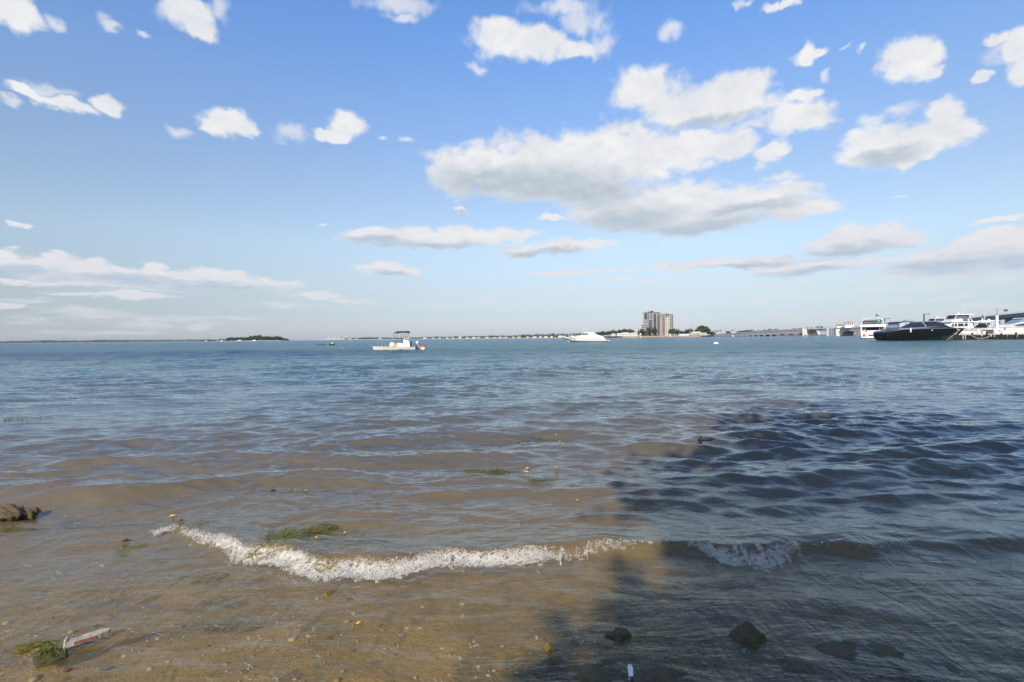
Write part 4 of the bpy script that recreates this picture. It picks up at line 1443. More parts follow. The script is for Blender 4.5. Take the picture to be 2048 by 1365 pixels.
# ---- long black yacht
def black_yacht():
    Y = 106.0
    k = Y / FPX
    c = at(1844, hor(1844), Y)
    root = empty('motor_yacht', (c.x, Y, 0), R(0), 'long sleek black motor yacht with dark cabin glass moored by the dock', 'boat')
    X = lambda px: (px - 1844) * k
    Zp = lambda py: H + (hor(1844) - py) * k
    st = [(X(1757.6), X(1758.4), X(1759), 1.5, Zp(667.5), .5, -.1), (X(1759.5), X(1759.5), X(1760), 1.95, Zp(664.2), .45, -.3), (X(1765), X(1765), X(1765), 2.2, Zp(662.4), .4, -.5),
          (X(1775), X(1775), X(1775), 2.3, Zp(660.9), .38, -.6), (X(1790), X(1790), X(1790), 2.35, Zp(658.9), .38, -.6), (X(1830), X(1830), X(1829), 2.35, Zp(657.9), .45, -.6), (X(1870), X(1868), X(1865), 2.0, Zp(657.4), .70, -.4),
          (X(1898), X(1891), X(1887), 1.35, Zp(657.2), 1.0, -.2), (X(1918), X(1903), X(1898), .62, Zp(657.2), 1.15, -.1), (X(1931.4), X(1913), X(1905), .05, Zp(657.3), 1.1, -.05)]
    mb = MB(); hull(mb, st)
    h = mb.build('hull', BLACKHULL, root)
    # lower planing bottom in green paint, a hair outside the black bottom
    mb = MB()
    rings = []
    for xs, xc, xk, hb, zs, zc, zk in st[4:]:
        rings.append([(xc + .02, -(hb * .86 + .012), zc - .02), (xk + .02, 0, zk - .02), (xc + .02, hb * .86 + .012, zc - .02)])
    mb.loft(rings, True, True)
    mb.build('bottom_paint', ANTIFOUL, h)
    for s in (-1, 1):
        mb = MB()
        mb.tube([(a[0], s * (a[3] + .01), a[4] - .02) for a in st[2:]], .045, 6)
        mb.build('sheer_trim', mat('chrome_trim', (.5, .5, .52), .25, .1, 2, metal=.7), h)
    wd = lambda x, z: (2.12 - .32 * max(0, z - 2.4)) * (1 if x < 3 else max(.35, 1 - (x - 3) / 7))
    mb = MB()
    mb.prism([(X(1783), Zp(659.2)), (X(1784), Zp(656.9)), (X(1806), Zp(656.2)), (X(1846), Zp(654.4)), (X(1866), Zp(653.6)), (X(1886), Zp(655.2)), (X(1905), Zp(657.1)), (X(1880), Zp(657.6)), (X(1800), Zp(658.8))], wd)
    dk = mb.build('coachroof', SILVER, root)
    mb = MB()
    mb.prism([(X(1786), Zp(656.7)), (X(1800), Zp(650.6)), (X(1813), Zp(645.6)), (X(1832), Zp(644.4)), (X(1832), Zp(655.1))], wd, -.10)
    mb.build('side_window', GLASS, root)
    mb = MB()
    mb.prism([(X(1834), Zp(655)), (X(1834), Zp(644.5)), (X(1856), Zp(644.2)), (X(1869), Zp(646.4)), (X(1887), Zp(654.9)), (X(1866), Zp(653.8))], wd, -.10)
    mb.build('windscreen', GLASS, root)
    mb = MB()
    mb.prism([(X(1829.6), Zp(644.2)), (X(1833.4), Zp(644.2)), (X(1838.6), Zp(652.6)), (X(1836), Zp(655.2)), (X(1834), Zp(655.2)), (X(1835.6), Zp(652.4))], wd, -.07)
    mb.build('window_pillar', SILVER, root)
    mb = MB()
    mb.prism([(X(1809), Zp(646.2)), (X(1815), Zp(644.3)), (X(1836), Zp(643.3)), (X(1856), Zp(643.3)), (X(1871), Zp(646.2)), (X(1866), Zp(646.0)), (X(1856), Zp(644.4)), (X(1832), Zp(644.7)), (X(1814), Zp(645.7))], wd, .02)
    mb.build('roof', SILVER, root)
    mb = MB()
    mb.prism([(X(1785), Zp(645.2)), (X(1796), Zp(643.6)), (X(1817), Zp(642.7)), (X(1817), Zp(643.5)), (X(1796), Zp(644.5)), (X(1785.4), Zp(646.2))], 1.75)
    mb.build('sunshade', DARKCANVAS, root)
    for s in (-1.7, 1.7):
        mb = MB()
        mb.tube([(X(1786), s, Zp(645.5)), (X(1785), s * 1.1, Zp(657))], .035, 6)
        mb.build('shade_pole', DARKGREY, root)
        mb = MB()
        mb.tube([(X(1799), s, Zp(644.2)), (X(1798), s * 1.1, Zp(652))], .035, 6)
        mb.build('shade_pole', DARKGREY, root)
    mb = MB()
    mb.prism([(X(1787), Zp(656)), (X(1787.6), Zp(646)), (X(1799), Zp(644.8)), (X(1810), Zp(646)), (X(1799), Zp(650.4))], 1.62)
    mb.build('clear_curtain', PALEGLASS, root)
    mb = MB()
    mb.prism([(X(1783.6), Zp(658)), (X(1785.8), Zp(655.4)), (X(1796), Zp(654.6)), (X(1792), Zp(657.2))], 1.95)
    mb.build('aft_sunpad', DARKCANVAS, root)
    mb = MB()
    mb.lathe([(.05, 0), (.14, .12), (.15, .75), (.08, .9), (.03, 1.0)], (X(1802.6), -2.5, Zp(665.6)), 10)
    mb.build('fender', WHITE, root, True)
    for px, py, sx in ((1847, 661.2, .22), (1907.5, 660.0, .30), (1925, 660, .14)):
        i = min(range(len(st) - 1), key=lambda j: abs(st[j][0] - X(px)))
        # half beam of the hull at that spot, read off between stations
        hb = np.interp(X(px), [a[0] for a in st], [a[3] for a in st])
        mb = MB(); mb.ball((X(px), -hb * .985 - .0, Zp(py)), (sx, .06, .075), 12, 8)
        mb.build('hull_port', WHITE, h, True)
    mb = MB()
    mb.add([(X(1896), -1.28, Zp(668)), (X(1909), -.80, Zp(667.4)), (X(1909), -.78, Zp(668.2)), (X(1904), -.95, Zp(670.8)), (X(1899), -1.14, Zp(670.2))], [(0, 1, 2, 3, 4)])
    o = mb.build('anchor_pocket', mat('stainless_plate', (.42, .43, .40), .3, .2, 2, metal=.5), h)
    o.modifiers.new('thickness', 'SOLIDIFY').thickness = .06
    mb = MB(); mb.box(X(1878), X(1886), -.5, .5, Zp(655), Zp(652.6)); mb.box(X(1888), X(1897), -.45, .45, Zp(656.4), Zp(654.2))
    mb.build('deck_cushion', DARKCANVAS, root, bevel=.05)
    for s in (-1, 1):
        mb = MB()
        rail(mb, [(X(1878), s * 1.6, Zp(657.2)), (X(1895), s * 1.25, Zp(657.0)), (X(1912), s * .75, Zp(657)), (X(1927), s * .2, Zp(657.1))], .42, 1, .02)
        mb.build('bow_rail', STEEL, root)
    mb = MB(); mb.tube([(X(1861.5), 0, Zp(653.6)), (X(1861.5), 0, Zp(651.2))], .05, 6); mb.ball((X(1861.5), 0, Zp(651)), .12, 8, 6)
    mb.build('searchlight', WHITE, root)
    return root


black_yacht()


# ---- white trawler yacht seen from astern
def trawler_yacht():
    Y = 150.0
    c = at(1746, hor(1746), Y)
    root = empty('trawler_yacht', (c.x, Y, 0), R(-33), 'white three deck yacht seen from its stern, left of the black yacht', 'boat')
    k = .1465
    Zp = lambda py: H + (669.1 - py) * k
    # local: x to starboard, y forward; stations run forward
    W = 3.1
    def sec(y, w, zs, zk):
        return [(-w, y, zs), (-w * .97, y, zs * .5), (-w * .9, y, .15), (0, y, zk), (w * .9, y, .15), (w * .97, y, zs * .5), (w, y, zs)]
    mb = MB()
    mb.loft([sec(0, W * .97, 2.0, -.6), sec(3, W, 2.2, -.9), sec(9, W, 2.5, -1), sec(13, W * .75, 2.9, -.8), sec(16.5, .1, 3.3, .2)], True, True)
    h = mb.build('hull', WHITE, root)
    mb = MB(); mb.box(-2.75, 2.75, -1.25, -.02, .28, .62)
    mb.build('swim_platform', WHITE, root, bevel=.04)
    mb = MB(); mb.box(-1.15, 1.9, -.06, -.015, .82, 1.22)
    mb.build('platform_slot', DARKGREY, h)
    mb = MB()
    mb.box(-1.5, 2.3, -.16, -.07, 1.27, 2.48)
    tr = mb.build('transom_panel', WHITE, h, bevel=.03)
    # the yacht's small faded name across the transom
    for i, (a, b) in enumerate(((-.28, .10), (-.14, .10), (0, .10), (.16, .10))):
        mb = MB()
        mb.box(a, a + b * .35, -.168, -.162, 1.86, 2.04)
        if i % 2 == 0:
            mb.box(a + .03, a + b, -.167, -.163, 2.0, 2.035)
        mb.build('letter', mat('grey_lettering', (.35, .37, .42), .5), tr)
    mb = MB()
    for i in range(6):
        z = .65 + i * .27
        mb.box(-2.45, -1.75, -.5 + i * .22 - .1, .6, z, z + .25)
    mb.build('stair', mat('teak_step', (.26, .15, .09), .7, .3, 4), root)
    mb = MB()
    mb.box(-2.6, 2.6, 1.6, 8.5, 2.2, 3.6)
    sal = mb.build('saloon', WHITE, root)
    mb = MB(); mb.box(-1.75, 1.55, 1.54, 1.592, 2.3, 3.42)
    mb.build('saloon_door', GLASS, sal)
    for x0, x1 in ((-2.45, -1.95), (1.75, 2.3)):
        mb = MB(); mb.box(x0, x1, 1.54, 1.592, 2.5, 3.4)
        mb.build('aft_window', mat('brown_tinted_glass', (.16, .10, .07), .2, .3, 2), sal)
    for s in (-1, 1):
        mb = MB()
        for j in range(4):
            mb.box(s * 2.6 - .02 - (.0 if s > 0 else .02), s * 2.6 + .04 - (.02 if s > 0 else .0), 2.3 + j * 1.5, 3.6 + j * 1.5, 2.7, 3.3)
        mb.build('side_window', GLASS, sal)
    for x in (-2.85, 2.85):
        mb = MB(); mb.box(x - .12, x + .12, .1, .5, 2.0, 3.56)
        mb.build('deck_post', WHITE, root)
    mb = MB()
    mb.loft([[(-3.2, .2 - .0, 3.55), (-3.25, .2, 3.9), (-3.05, .2, 4.25), (3.05, .2, 4.25), (3.25, .2, 3.9), (3.2, .2, 3.55)],
             [(-3.2, 11, 3.55), (-3.25, 11, 3.9), (-3.05, 11, 4.3), (3.05, 11, 4.3), (3.25, 11, 3.9), (3.2, 11, 3.55)]], True, True)
    mb.build('upper_deck', WHITE, root)
    mb = MB()
    pts = [(-2.95, 6, 4.27), (-2.95, 3, 4.27), (-2.9, .4, 4.27), (-1, .35, 4.27), (1, .35, 4.27), (2.9, .4, 4.27), (2.95, 3, 4.27), (2.95, 6, 4.27)]
    rail(mb, pts, .85, 1, .03)
    mb.tube([(x, y, z + .45) for x, y, z in pts], .02, 5)
    mb.build('upper_rail', STEEL, root)
    mb = MB(); mb.box(-2.3, 2.3, 5.2, 9, 4.28, 5.25)
    mb.build('upper_cabin', WHITE, root, bevel=.08)
    mb = MB()
    mb.box(-2.2, 1.9, 2.2, 4.4, 4.28, 4.95)
    mb.build('deck_furniture', mat('dark_deck_cushion', (.07, .065, .07), .8, .4, 2), root, bevel=.08)
    mb = MB()
    rings = []
    for y in (2.5, 8.2):
        top = [(-2.5, 5.5), (-2.0, 5.95), (-.8, 6.2), (.8, 6.2), (2.0, 5.95), (2.6, 5.45)]
        rings.append([(x, y, z) for x, z in top] + [(x * .96, y, z - .14) for x, z in reversed(top)])
    mb.loft(rings, True, True)
    mb.build('hardtop', WHITE, root)
    for s in (-1, 1):
        mb = MB()
        mb.add([(s * 2.55, 3.0, 5.5), (s * 2.9, 3.2, 4.28), (s * 2.9, 5.0, 4.28), (s * 2.45, 4.6, 5.5), (s * 2.35, 3.0, 5.5), (s * 2.7, 3.2, 4.28), (s * 2.7, 5.0, 4.28), (s * 2.25, 4.6, 5.5)],
               [(0, 1, 2, 3), (7, 6, 5, 4), (0, 4, 5, 1), (1, 5, 6, 2), (2, 6, 7, 3), (3, 7, 4, 0)])
        mb.build('arch_leg', WHITE, root)
    mb = MB(); mb.box(-2.3, 2.3, 7.6, 7.7, 5.25, 5.6)
    mb.build('helm_window', GLASS, root)
    mb = MB(); mb.box(1.2, 1.8, 2.6, 3.1, 5.05, 5.6)
    mb.build('green_bundle', mat('green_cloth', (.05, .45, .33), .7, .3, 5), root, bevel=.1)
    mb = MB(); mb.tube([(.9, 5, 6.15), (.9, 5, 7.5)], .04, 6)
    st_ = mb.build('flag_staff', DARKGREY, root)
    mb = MB()
    mb.add([(.92 + i * .18, 5 + .06 * math.sin(i * 1.4), 7.45 - i * .1 - (.5 - i * .05) * j) for i in range(5) for j in (0, 1)], [(2 * i, 2 * i + 1, 2 * i + 3, 2 * i + 2) for i in range(4)])
    o = mb.build('flag', mat('dark_blue_flag', (.03, .05, .12), .8), st_)
    o.modifiers.new('thickness', 'SOLIDIFY').thickness = .02
    mb = MB()
    rail(mb, [(3.0, .8, 2.2), (3.05, 4, 2.3), (3.05, 8, 2.5), (2.6, 12, 2.85)], .8, 1, .03)
    rail(mb, [(-3.0, .8, 2.2), (-3.05, 4, 2.3), (-3.05, 8, 2.5), (-2.6, 12, 2.85)], .8, 1, .03)
    mb.build('side_rail', STEEL, root)
    return root


trawler_yacht()

# ------------------------------------------------------------------ small craft and floats on the bay
Y = 120.0
k = Y / FPX
c = at(663.5, hor(663), Y)
root = empty('jet_ski', (c.x, Y, 0), R(8), 'lime green and black jet ski moored far out left of the skiff', 'jet ski')
mb = MB()
mb.loft([[(-.75, -.3, .05), (-.75, .3, .05), (-.75, .35, .32), (-.75, -.35, .32)], [(-.2, -.5, -.05), (-.2, .5, -.05), (-.2, .56, .4), (-.2, -.56, .4)],
         [(.5, -.45, -.02), (.5, .45, -.02), (.5, .52, .45), (.5, -.52, .45)], [(.85, -.2, .12), (.85, .2, .12), (.85, .25, .42), (.85, -.25, .42)]], True, True)
mb.build('hull', mat('black_plastic', (.02, .02, .022), .4), root)
mb = MB()
mb.loft([[(-.35, -.3, .42), (-.35, .3, .42), (-.3, .1, .62), (-.3, -.1, .62)], [(.05, -.45, .43), (.05, .45, .43), (.05, .22, .98), (.05, -.22, .98)],
         [(.45, -.4, .45), (.45, .4, .45), (.4, .18, .86), (.4, -.18, .86)], [(.78, -.18, .42), (.78, .18, .42), (.72, .08, .55), (.72, -.08, .55)]], True, True)
mb.build('cowl', mat('lime_plastic', (.16, .42, .07), .35, .15, 4), root, bevel=.05)
mb = MB(); mb.taper(-.62, -.2, -.2, .2, .33, .66, .05)
mb.build('seat', DARKCANVAS, root, bevel=.03)
mb = MB(); mb.tube([(-.02, -.38, .98), (.02, 0, 1.02), (-.02, .38, .98)], .03, 6)
mb.build('handlebar', DARKGREY, root)
root.scale = (.8, .8, .8)

c = at(642, hor(642), 122)
root = empty('float_raft', (c.x, 122, 0), R(2), 'low black float line left of the lime jet ski', 'float')
for i, (x, r) in enumerate(((-.95, .15), (-.5, .17), (.05, .13), (.45, .2), (.9, .19))):
    mb = MB(); mb.ball((x, 0, .1), (.21, .2, r), 10, 6)
    mb.build('drum', mat('black_drum', (.018, .018, .022), .5), root, True)
mb = MB(); mb.box(-1.1, 1.1, -.1, .1, .03, .10)
mb.build('raft_board', mat('black_board', (.025, .025, .027), .6), root)

c = at(1432, hor(1432), 84)
root = empty('white_float', (c.x, 84, 0), R(10), 'small white float alone on the open water left of the bridge', 'buoy')
mb = MB(); mb.loft([[(-.42, -.12, .08), (-.42, .12, .08), (-.4, .1, .2), (-.4, -.1, .2)], [(-.1, -.2, .0), (-.1, .2, .0), (-.1, .2, .32), (-.1, -.2, .32)], [(.3, -.18, .02), (.3, .18, .02), (.3, .15, .24), (.3, -.15, .24)], [(.45, -.06, .08), (.45, .06, .08), (.45, .05, .16), (.45, -.05, .16)]])
mb.build('float_body', WHITE, root, True, bevel=.02)
mb = MB(); mb.tube([(-.1, 0, .3), (-.1, 0, .42)], .04, 6)
mb.build('float_stem', OFFWHITE, root)

# ------------------------------------------------------------------ marina on the right
def dock_z(px, py, Y):
    return H + (hor(px) - py) * Y / FPX


DX = lambda px, Y: at(px, hor(px), Y).x
DY = 109.0
x0, x1 = DX(1908, DY), DX(1908, DY) + 46
root = empty('marina_dock', (x0, DY, 0), 0, 'dark timber marina dock on close piles at the right edge', 'dock')
mb = MB(); mb.box(0, 46, -.05, 4.2, 1.02, 1.24)
mb.build('deck', mat('grey_dock_boards', (.36, .33, .29), .85, .35, 1.2), root)
mb = MB()
q = random.Random(3)
x = 0
while x < 46:
    w_ = q.uniform(.16, .3)
    mb.box(x, x + w_ * .86, .0, .1, -.3, 1.015 + q.uniform(-.03, .0))
    x += w_ + (q.uniform(.1, .3) if q.random() < .12 else 0)
mb.build('fascia', mat('black_dock_timber', (.010, .008, .007), .9, .6, 2), root)
for i in range(15):
    mb = MB(); mb.tube([(.6 + i * 3.1, -.22, -1.5), (.6 + i * 3.1, -.22, 1.5 if i % 3 else 1.3)], .16, 8)
    mb.build('pile', mat('dark_pile', (.022, .018, .015), .9, .5, 3), root)
mb = MB()
for x, y in ((17.0, -.25), (20.5, -.25)):
    mb.ball((x, y, .42), (.42, .18, .16), 10, 6)
mb.build('fender', OFFWHITE, root, True)

# rope that hangs in a loop along the dock face, and the yacht's bow line
Y = 108.6
pts = []
xa, xb = DX(1941, Y), DX(1986, Y)
for i in range(15):
    u = i / 14
    pts.append((xa + (xb - xa) * u, Y, .25 + .95 * (2 * abs(u - .46)) ** 2.1 * (1 if u < .46 else .85)))
mb = MB(); mb.tube([(x - xa, 0, z) for x, y, z in pts], .055, 6)
o = mb.build('mooring_rope', mat('tan_rope', (.42, .36, .28), .9, .2, 20), None, True, (xa, Y, 0)); tag(o, 'long pale rope hanging in a loop along the dark dock face', 'rope')
mb = MB(); mb.tube([(0, 0, 2.2), (-1.2, .2, 1.05), (-2.3, .5, .02)], .06, 6)
o = mb.build('bow_line', mat('tan_rope', (.5, .45, .35), .9), None, True, (DX(1924, 104.5) , 104.9, 0)); tag(o, 'pale bow line slanting from the black yacht to the water', 'rope')

# tall white piles behind the dock
for px, py, Y, r, lab in ((1937, 628.5, 116, .16, 'white mooring pile with a dark cap, second thickest, behind the flybridge yacht'), (1965, 627.5, 116, .15, 'white mooring pile with a dark top, left of the thickest pile'), (1994, 621.5, 113, .26, 'thickest white mooring pile, tall with a thin rod on top'),
                      (1908.5, 633, 118, .08, 'thin white mast rising from the flybridge yacht stern'), (1914.5, 632, 119, .07, 'thin pale mast just right of another thin mast'), (1780.5, 641.5, 140, .14, 'white mooring pile between the three deck yacht and the black yacht')):
    x = DX(px, Y)
    zt = dock_z(px, py, Y)
    root = empty('mooring_pile', (x, Y, -1.0), 0, lab, 'pile')
    mb = MB(); mb.tube([(0, 0, 0), (0, 0, zt + .0)], r, 8)
    mb.build('post', OFFWHITE, root)
    mb = MB(); mb.tube([(0, 0, zt + .002), (0, 0, zt + (.75 if r < .2 else .2))], r * .55, 6)
    if r > .2:
        mb.tube([(.0, 0, zt + .2), (.0, 0, zt + 1.3)], .04, 5); mb.box(-.12, .12, -.05, .05, zt + 1.3, zt + 1.42)
    mb.build('cap', DARKGREY, root)


def parent_box(name, label, cat, px0, px1, py0, py1, Y, d, m, extra=None):
    xa, xb = DX(px0, Y), DX(px1, Y)
    za, zb = dock_z(px0, py1, Y), dock_z(px0, py0, Y)
    root = empty(name, ((xa + xb) / 2, Y, 1.245), 0, label, cat)
    w2 = (xb - xa) / 2
    mb = MB(); mb.box(-w2, w2, 0, d, 0, zb - 1.245 - .09)
    mb.build('box_body', m, root, bevel=.03)
    mb = MB(); mb.taper(-w2 - .05, w2 + .05, -.05, d + .05, zb - 1.245 - .088, zb - 1.245, .06)
    mb.build('lid', extra or m, root)
    return root


parent_box('dock_box', 'dark grey dock box on the marina dock', 'dock box', 1972.5, 1987, 660, 668, 110.5, 1.0, mat('slate_box', (.05, .065, .075), .5))
parent_box('dock_box', 'pale grey dock box right beside the dark grey one', 'dock box', 1987.6, 1993.5, 660.2, 668, 110.7, .8, mat('pale_box', (.45, .48, .50), .5), WHITE)
parent_box('dock_box', 'small white dock box left of the dark grey one', 'dock box', 1966.5, 1971.5, 662.3, 668, 110.4, .7, WHITE)
for px, lab in ((1956.5, 'white tapered power pedestal on the dock left of the dock boxes'), (2006, 'white tapered power pedestal on the dock right of the dock boxes')):
    root = empty('power_pedestal', (DX(px, 110.2), 110.2, 1.245), 0, lab, 'pedestal')
    mb = MB(); mb.taper(-.28, .28, -.2, .2, 0, .95, .13)
    mb.build('pedestal_body', WHITE, root)
    mb = MB(); mb.taper(-.2, .2, -.12, .12, .952, 1.12, .06)
    mb.build('pedestal_cap', GREYCOWL, root)
mb = MB()
mb.tube([(0, 0, 0), (0, 0, 1.2)], .05, 6); mb.box(-.16, .16, -.06, .06, .75, 1.3)
o = mb.build('fire_cabinet', mat('red_cabinet', (.35, .05, .06), .5), None, False, (DX(2009.5, 111), 111, 1.245)); tag(o, 'narrow dark red cabinet on a post among the dock boxes', 'cabinet')

for px, py, Y, lab in ((1848.2, 628, 160, 'tallest dark lamp post standing above the black yacht cabin'), (1769.6, 637, 196, 'dark lamp post right of the three deck yacht'), (1808.3, 640.6, 226, 'smallest dark lamp post behind the black yacht sunshade')):
    zt = dock_z(px, py, Y)
    x = DX(px, Y)
    root = empty('lamp_post', (x, Y, -1), R(0), lab, 'lamp post')
    dk = mat('dark_lamp_metal', (.04, .042, .05), .5)
    mb = MB(); mb.tube([(0, 0, 0), (0, 0, zt + 1)], [.26, .17], 8)
    mb.build('pole', dk, root)
    mb = MB(); mb.box(.16, 1.0, -.06, .06, zt + .84, zt + .96)
    a_ = mb.build('arm', dk, root)
    mb = MB(); mb.taper(1.0, 1.85, -.2, .2, zt + .80, zt + 1.0, .05)
    mb.build('lamp_head', dk, a_)


def marina_yacht(name, label, px, Y, rz, L, B, zs, style, group=None):
    """a white motor yacht: x forward, hull with flared bow, cabin with side glass, and what its style adds"""
    root = empty(name, (DX(px, Y), Y, 0), rz, label, 'boat', group)
    b = B / 2
    l = L / 2
    st = [(-l, -l + .1, -l + .15, b * .9, zs * .85, .25, -.2), (-l * .6, -l * .6, -l * .6, b, zs * .86, .25, -.4), (0, 0, 0, b, zs * .9, .3, -.5), (l * .45, l * .42, l * .4, b * .78, zs * .95, .45, -.4),
          (l * .8, l * .68, l * .62, b * .36, zs, .7, -.2), (l, l * .78, l * .7, .04, zs * 1.04, .9, .1)]
    mb = MB(); hull(mb, st)
    h = mb.build('hull', WHITE, root)
    for s in (-1, 1):
        mb = MB()
        mb.tube([(a[0], s * (a[3] + .01), a[4] - .03) for a in st], .05, 5)
        mb.build('rub_rail', mat('grey_rub_rail', (.30, .31, .33), .5), h)
    wd = lambda x, z: (b * .84 - .18 * max(0, z - zs)) * (1 if x < l * .2 else max(.3, 1 - (x - l * .2) / l * 1.1))
    if style == 'fly':
        mb = MB(); mb.prism([(-l * .55, zs * .85), (-l * .5, zs + 1.55), (l * .05, zs + 1.55), (l * .30, zs + .75), (l * .6, zs + .35), (l * .7, zs * .95)], wd)
        cab = mb.build('cabin', WHITE, root)
        for k_, (a, e) in enumerate(((-.44, -.27), (-.25, -.08), (-.06, .11))):
            mb = MB(); mb.prism([(l * a, zs + .55), (l * a + .1, zs + 1.25), (l * e - (.35 if k_ == 2 else .05), zs + 1.25), (l * e + .05, zs + .62)], wd, .02)
            mb.build('side_window', GLASS, cab)
        mb = MB(); mb.prism([(-l * .72, zs + 1.56), (-l * .72, zs + 1.78), (l * .12, zs + 1.82), (l * .16, zs + 1.6)], b * .9)
        fb = mb.build('flybridge_deck', WHITE, root)
        mb = MB(); mb.prism([(-l * .25, zs + 1.83), (-l * .22, zs + 2.45), (l * .0, zs + 2.4), (l * .10, zs + 1.84)], b * .72)
        mb.build('flybridge_coaming', WHITE, root, bevel=.06)
        mb = MB(); mb.prism([(-l * .60, zs + 3.35), (-l * .52, zs + 3.55), (-l * .02, zs + 3.5), (l * .06, zs + 3.32)], b * .78)
        mb.build('hardtop', WHITE, root, bevel=.05)
        for s in (-1, 1):
            mb = MB()
            mb.tube([(-l * .52, s * b * .7, zs + 1.8), (-l * .38, s * b * .7, zs + 3.4)], .09, 6); mb.tube([(l * .0, s * b * .66, zs + 2.3), (-l * .06, s * b * .68, zs + 3.4)], .06, 6)
            mb.build('hardtop_leg', WHITE, root)
        mb = MB(); mb.prism([(-l * .46, zs + 2.0), (-l * .46, zs + 3.3), (-l * .06, zs + 3.3), (l * .0, zs + 2.45)], b * .55)
        mb.build('clear_enclosure', mat('smoked_curtain', (.10, .11, .13), .25, .2, 2), root)
    elif style == 'express':
        mb = MB(); mb.prism([(-l * .5, zs * .86), (-l * .45, zs + .35), (-l * .05, zs + .55), (l * .35, zs + .38), (l * .7, zs + .02)], wd)
        cab = mb.build('cabin', mat('tan_gelcoat', (.50, .43, .36), .4, .1, 2), root)
        mb = MB(); mb.prism([(-l * .14, zs + .5), (-l * .3, zs + 1.35), (-l * .36, zs + 1.3), (-l * .24, zs + .5)], wd, .02)
        mb.build('windscreen', GLASS, root)
        mb = MB(); mb.prism([(-l * .7, zs + 1.75), (-l * .6, zs + 1.95), (-l * .25, zs + 1.9), (-l * .2, zs + 1.72)], b * .7)
        mb.build('bimini_top', WHITE, root, bevel=.04)
        for s in (-1, 1):
            mb = MB()
            mb.tube([(-l * .62, s * b * .7, zs * .86), (-l * .5, s * b * .66, zs + 1.85)], .05, 6); mb.tube([(-l * .25, s * b * .7, zs + .4), (-l * .28, s * b * .66, zs + 1.8)], .04, 6)
            mb.build('top_frame', WHITE, root)
        mb = MB(); mb.taper(-l - .75, -l - .05, -.5, .5, .5, zs * .85 + .35, .1)
        mb.build('outboard', DARKGREY, root, bevel=.08)
    elif style == 'sport':
        mb = MB(); mb.prism([(-l * .6, zs * .86), (-l * .5, zs + .9), (l * .05, zs + 1.15), (l * .35, zs + .7), (l * .75, zs + .05)], wd)
        cab = mb.build('cabin', WHITE, root)
        mb = MB(); mb.prism([(-l * .42, zs + .25), (-l * .35, zs + .72), (l * .05, zs + .86), (l * .3, zs + .55), (l * .2, zs + .35)], wd, .02)
        mb.build('side_window', GLASS, cab)
        mb = MB(); mb.prism([(l * .34, zs + .72), (l * .02, zs + 1.95), (-l * .06, zs + 1.95), (l * .02, zs + 1.1)], wd, .0)
        mb.build('windscreen', mat('blue_boat_glass', (.15, .21, .25), .1, .2, 1, spec=.7), root)
        mb = MB(); mb.prism([(-l * .06, zs + 1.15), (-l * .06, zs + 1.9), (-l * .4, zs + 1.95), (-l * .45, zs + .95)], wd, -.05)
        mb.build('clear_enclosure', PALEGLASS, root)
        mb = MB(); mb.prism([(-l * .62, zs + 1.75), (-l * .5, zs + 2.15), (l * .0, zs + 2.15), (l * .06, zs + 1.97)], b * .78)
        mb.build('hardtop', WHITE, root, bevel=.05)
        for s in (-1, 1):
            mb = MB()
            y = b * .74 if s > 0 else -b * .74 - .14
            mb.prism([(-l * .8, zs * .86), (-l * .55, zs + 1.75), (-l * .4, zs + 1.95), (-l * .5, zs + 1.1), (-l * .55, zs * .9)], None, .14, y0=y)
            mb.build('arch', WHITE, root)
    for s in (-1, 1):
        mb = MB()
        rail(mb, [(l * .1, s * b * .9, zs * .93), (l * .45, s * b * .72, zs * .96), (l * .75, s * b * .4, zs), (l * .97, s * .08, zs * 1.03)], .65, 1, .028)
        mb.build('bow_rail', STEEL, root)
    mb = MB(); mb.tube([(-l * .3, b * .3, zs + 1.5), (-l * .34, b * .3, zs + (5.4 if style == 'fly' else 4.2))], .03, 5)
    mb.build('antenna', WHITE, root)
    mb = MB(); mb.ball((-l * .25, 0, zs + (3.75 if style == 'fly' else 2.3 if style == 'sport' else 2.1)), (.3, .3, .2), 10, 6)
    mb.build('radar_dome', WHITE, root, True)
    return root


marina_yacht('flybridge_yacht', 'white flybridge yacht with dark upper windows behind the black yacht bow', 1900, 126, R(176), 15.5, 4.4, 2.5, 'fly')
marina_yacht('express_boat', 'white open boat with tan cabin behind the dock rope', 1953, 115.5, R(186), 9.5, 3.2, 2.0, 'express')
marina_yacht('sport_yacht', 'large white sport yacht with blue windscreen at the right edge', 2040, 119, R(170), 15, 4.6, 2.7, 'sport')
marina_yacht('sport_yacht', 'mid sized white yacht half hidden between the white piles', 1985, 131, R(20), 12, 3.8, 2.5, 'sport')
marina_yacht('flybridge_yacht', 'white flybridge yacht farthest back beside the elevated road', 1862, 150, R(172), 13, 4.2, 2.4, 'fly')
# ------------------------------------------------------------------ far shores, bridge, tower, trees
def land(name, pts_front, depth, z, m, kind='structure'):
    """low ground: front edge through points (x, y), running back by depth"""
    mb = MB()
    n = len(pts_front)
    fr = pts_front
    bk = [(x * (1 + depth / y), y + depth) for x, y in fr]
    v = [(x, y, -2) for x, y in fr] + [(x, y, z) for x, y in fr] + [(x + x / y * 3, y + 3, z + .25) for x, y in fr] + [(x, y, z + .6) for x, y in bk]
    f = []
    for i in range(n - 1):
        for r in range(3):
            f.append((r * n + i, r * n + i + 1, (r + 1) * n + i + 1, (r + 1) * n + i))
    mb.add(v, f)
    o = mb.build(name, m)
    return tag(o, kind=kind)


def GX(px, Y):
    return at(px, hor(px), Y).x


def GZ(px, py, Y):
    return H + (hor(px) - py) * Y / FPX


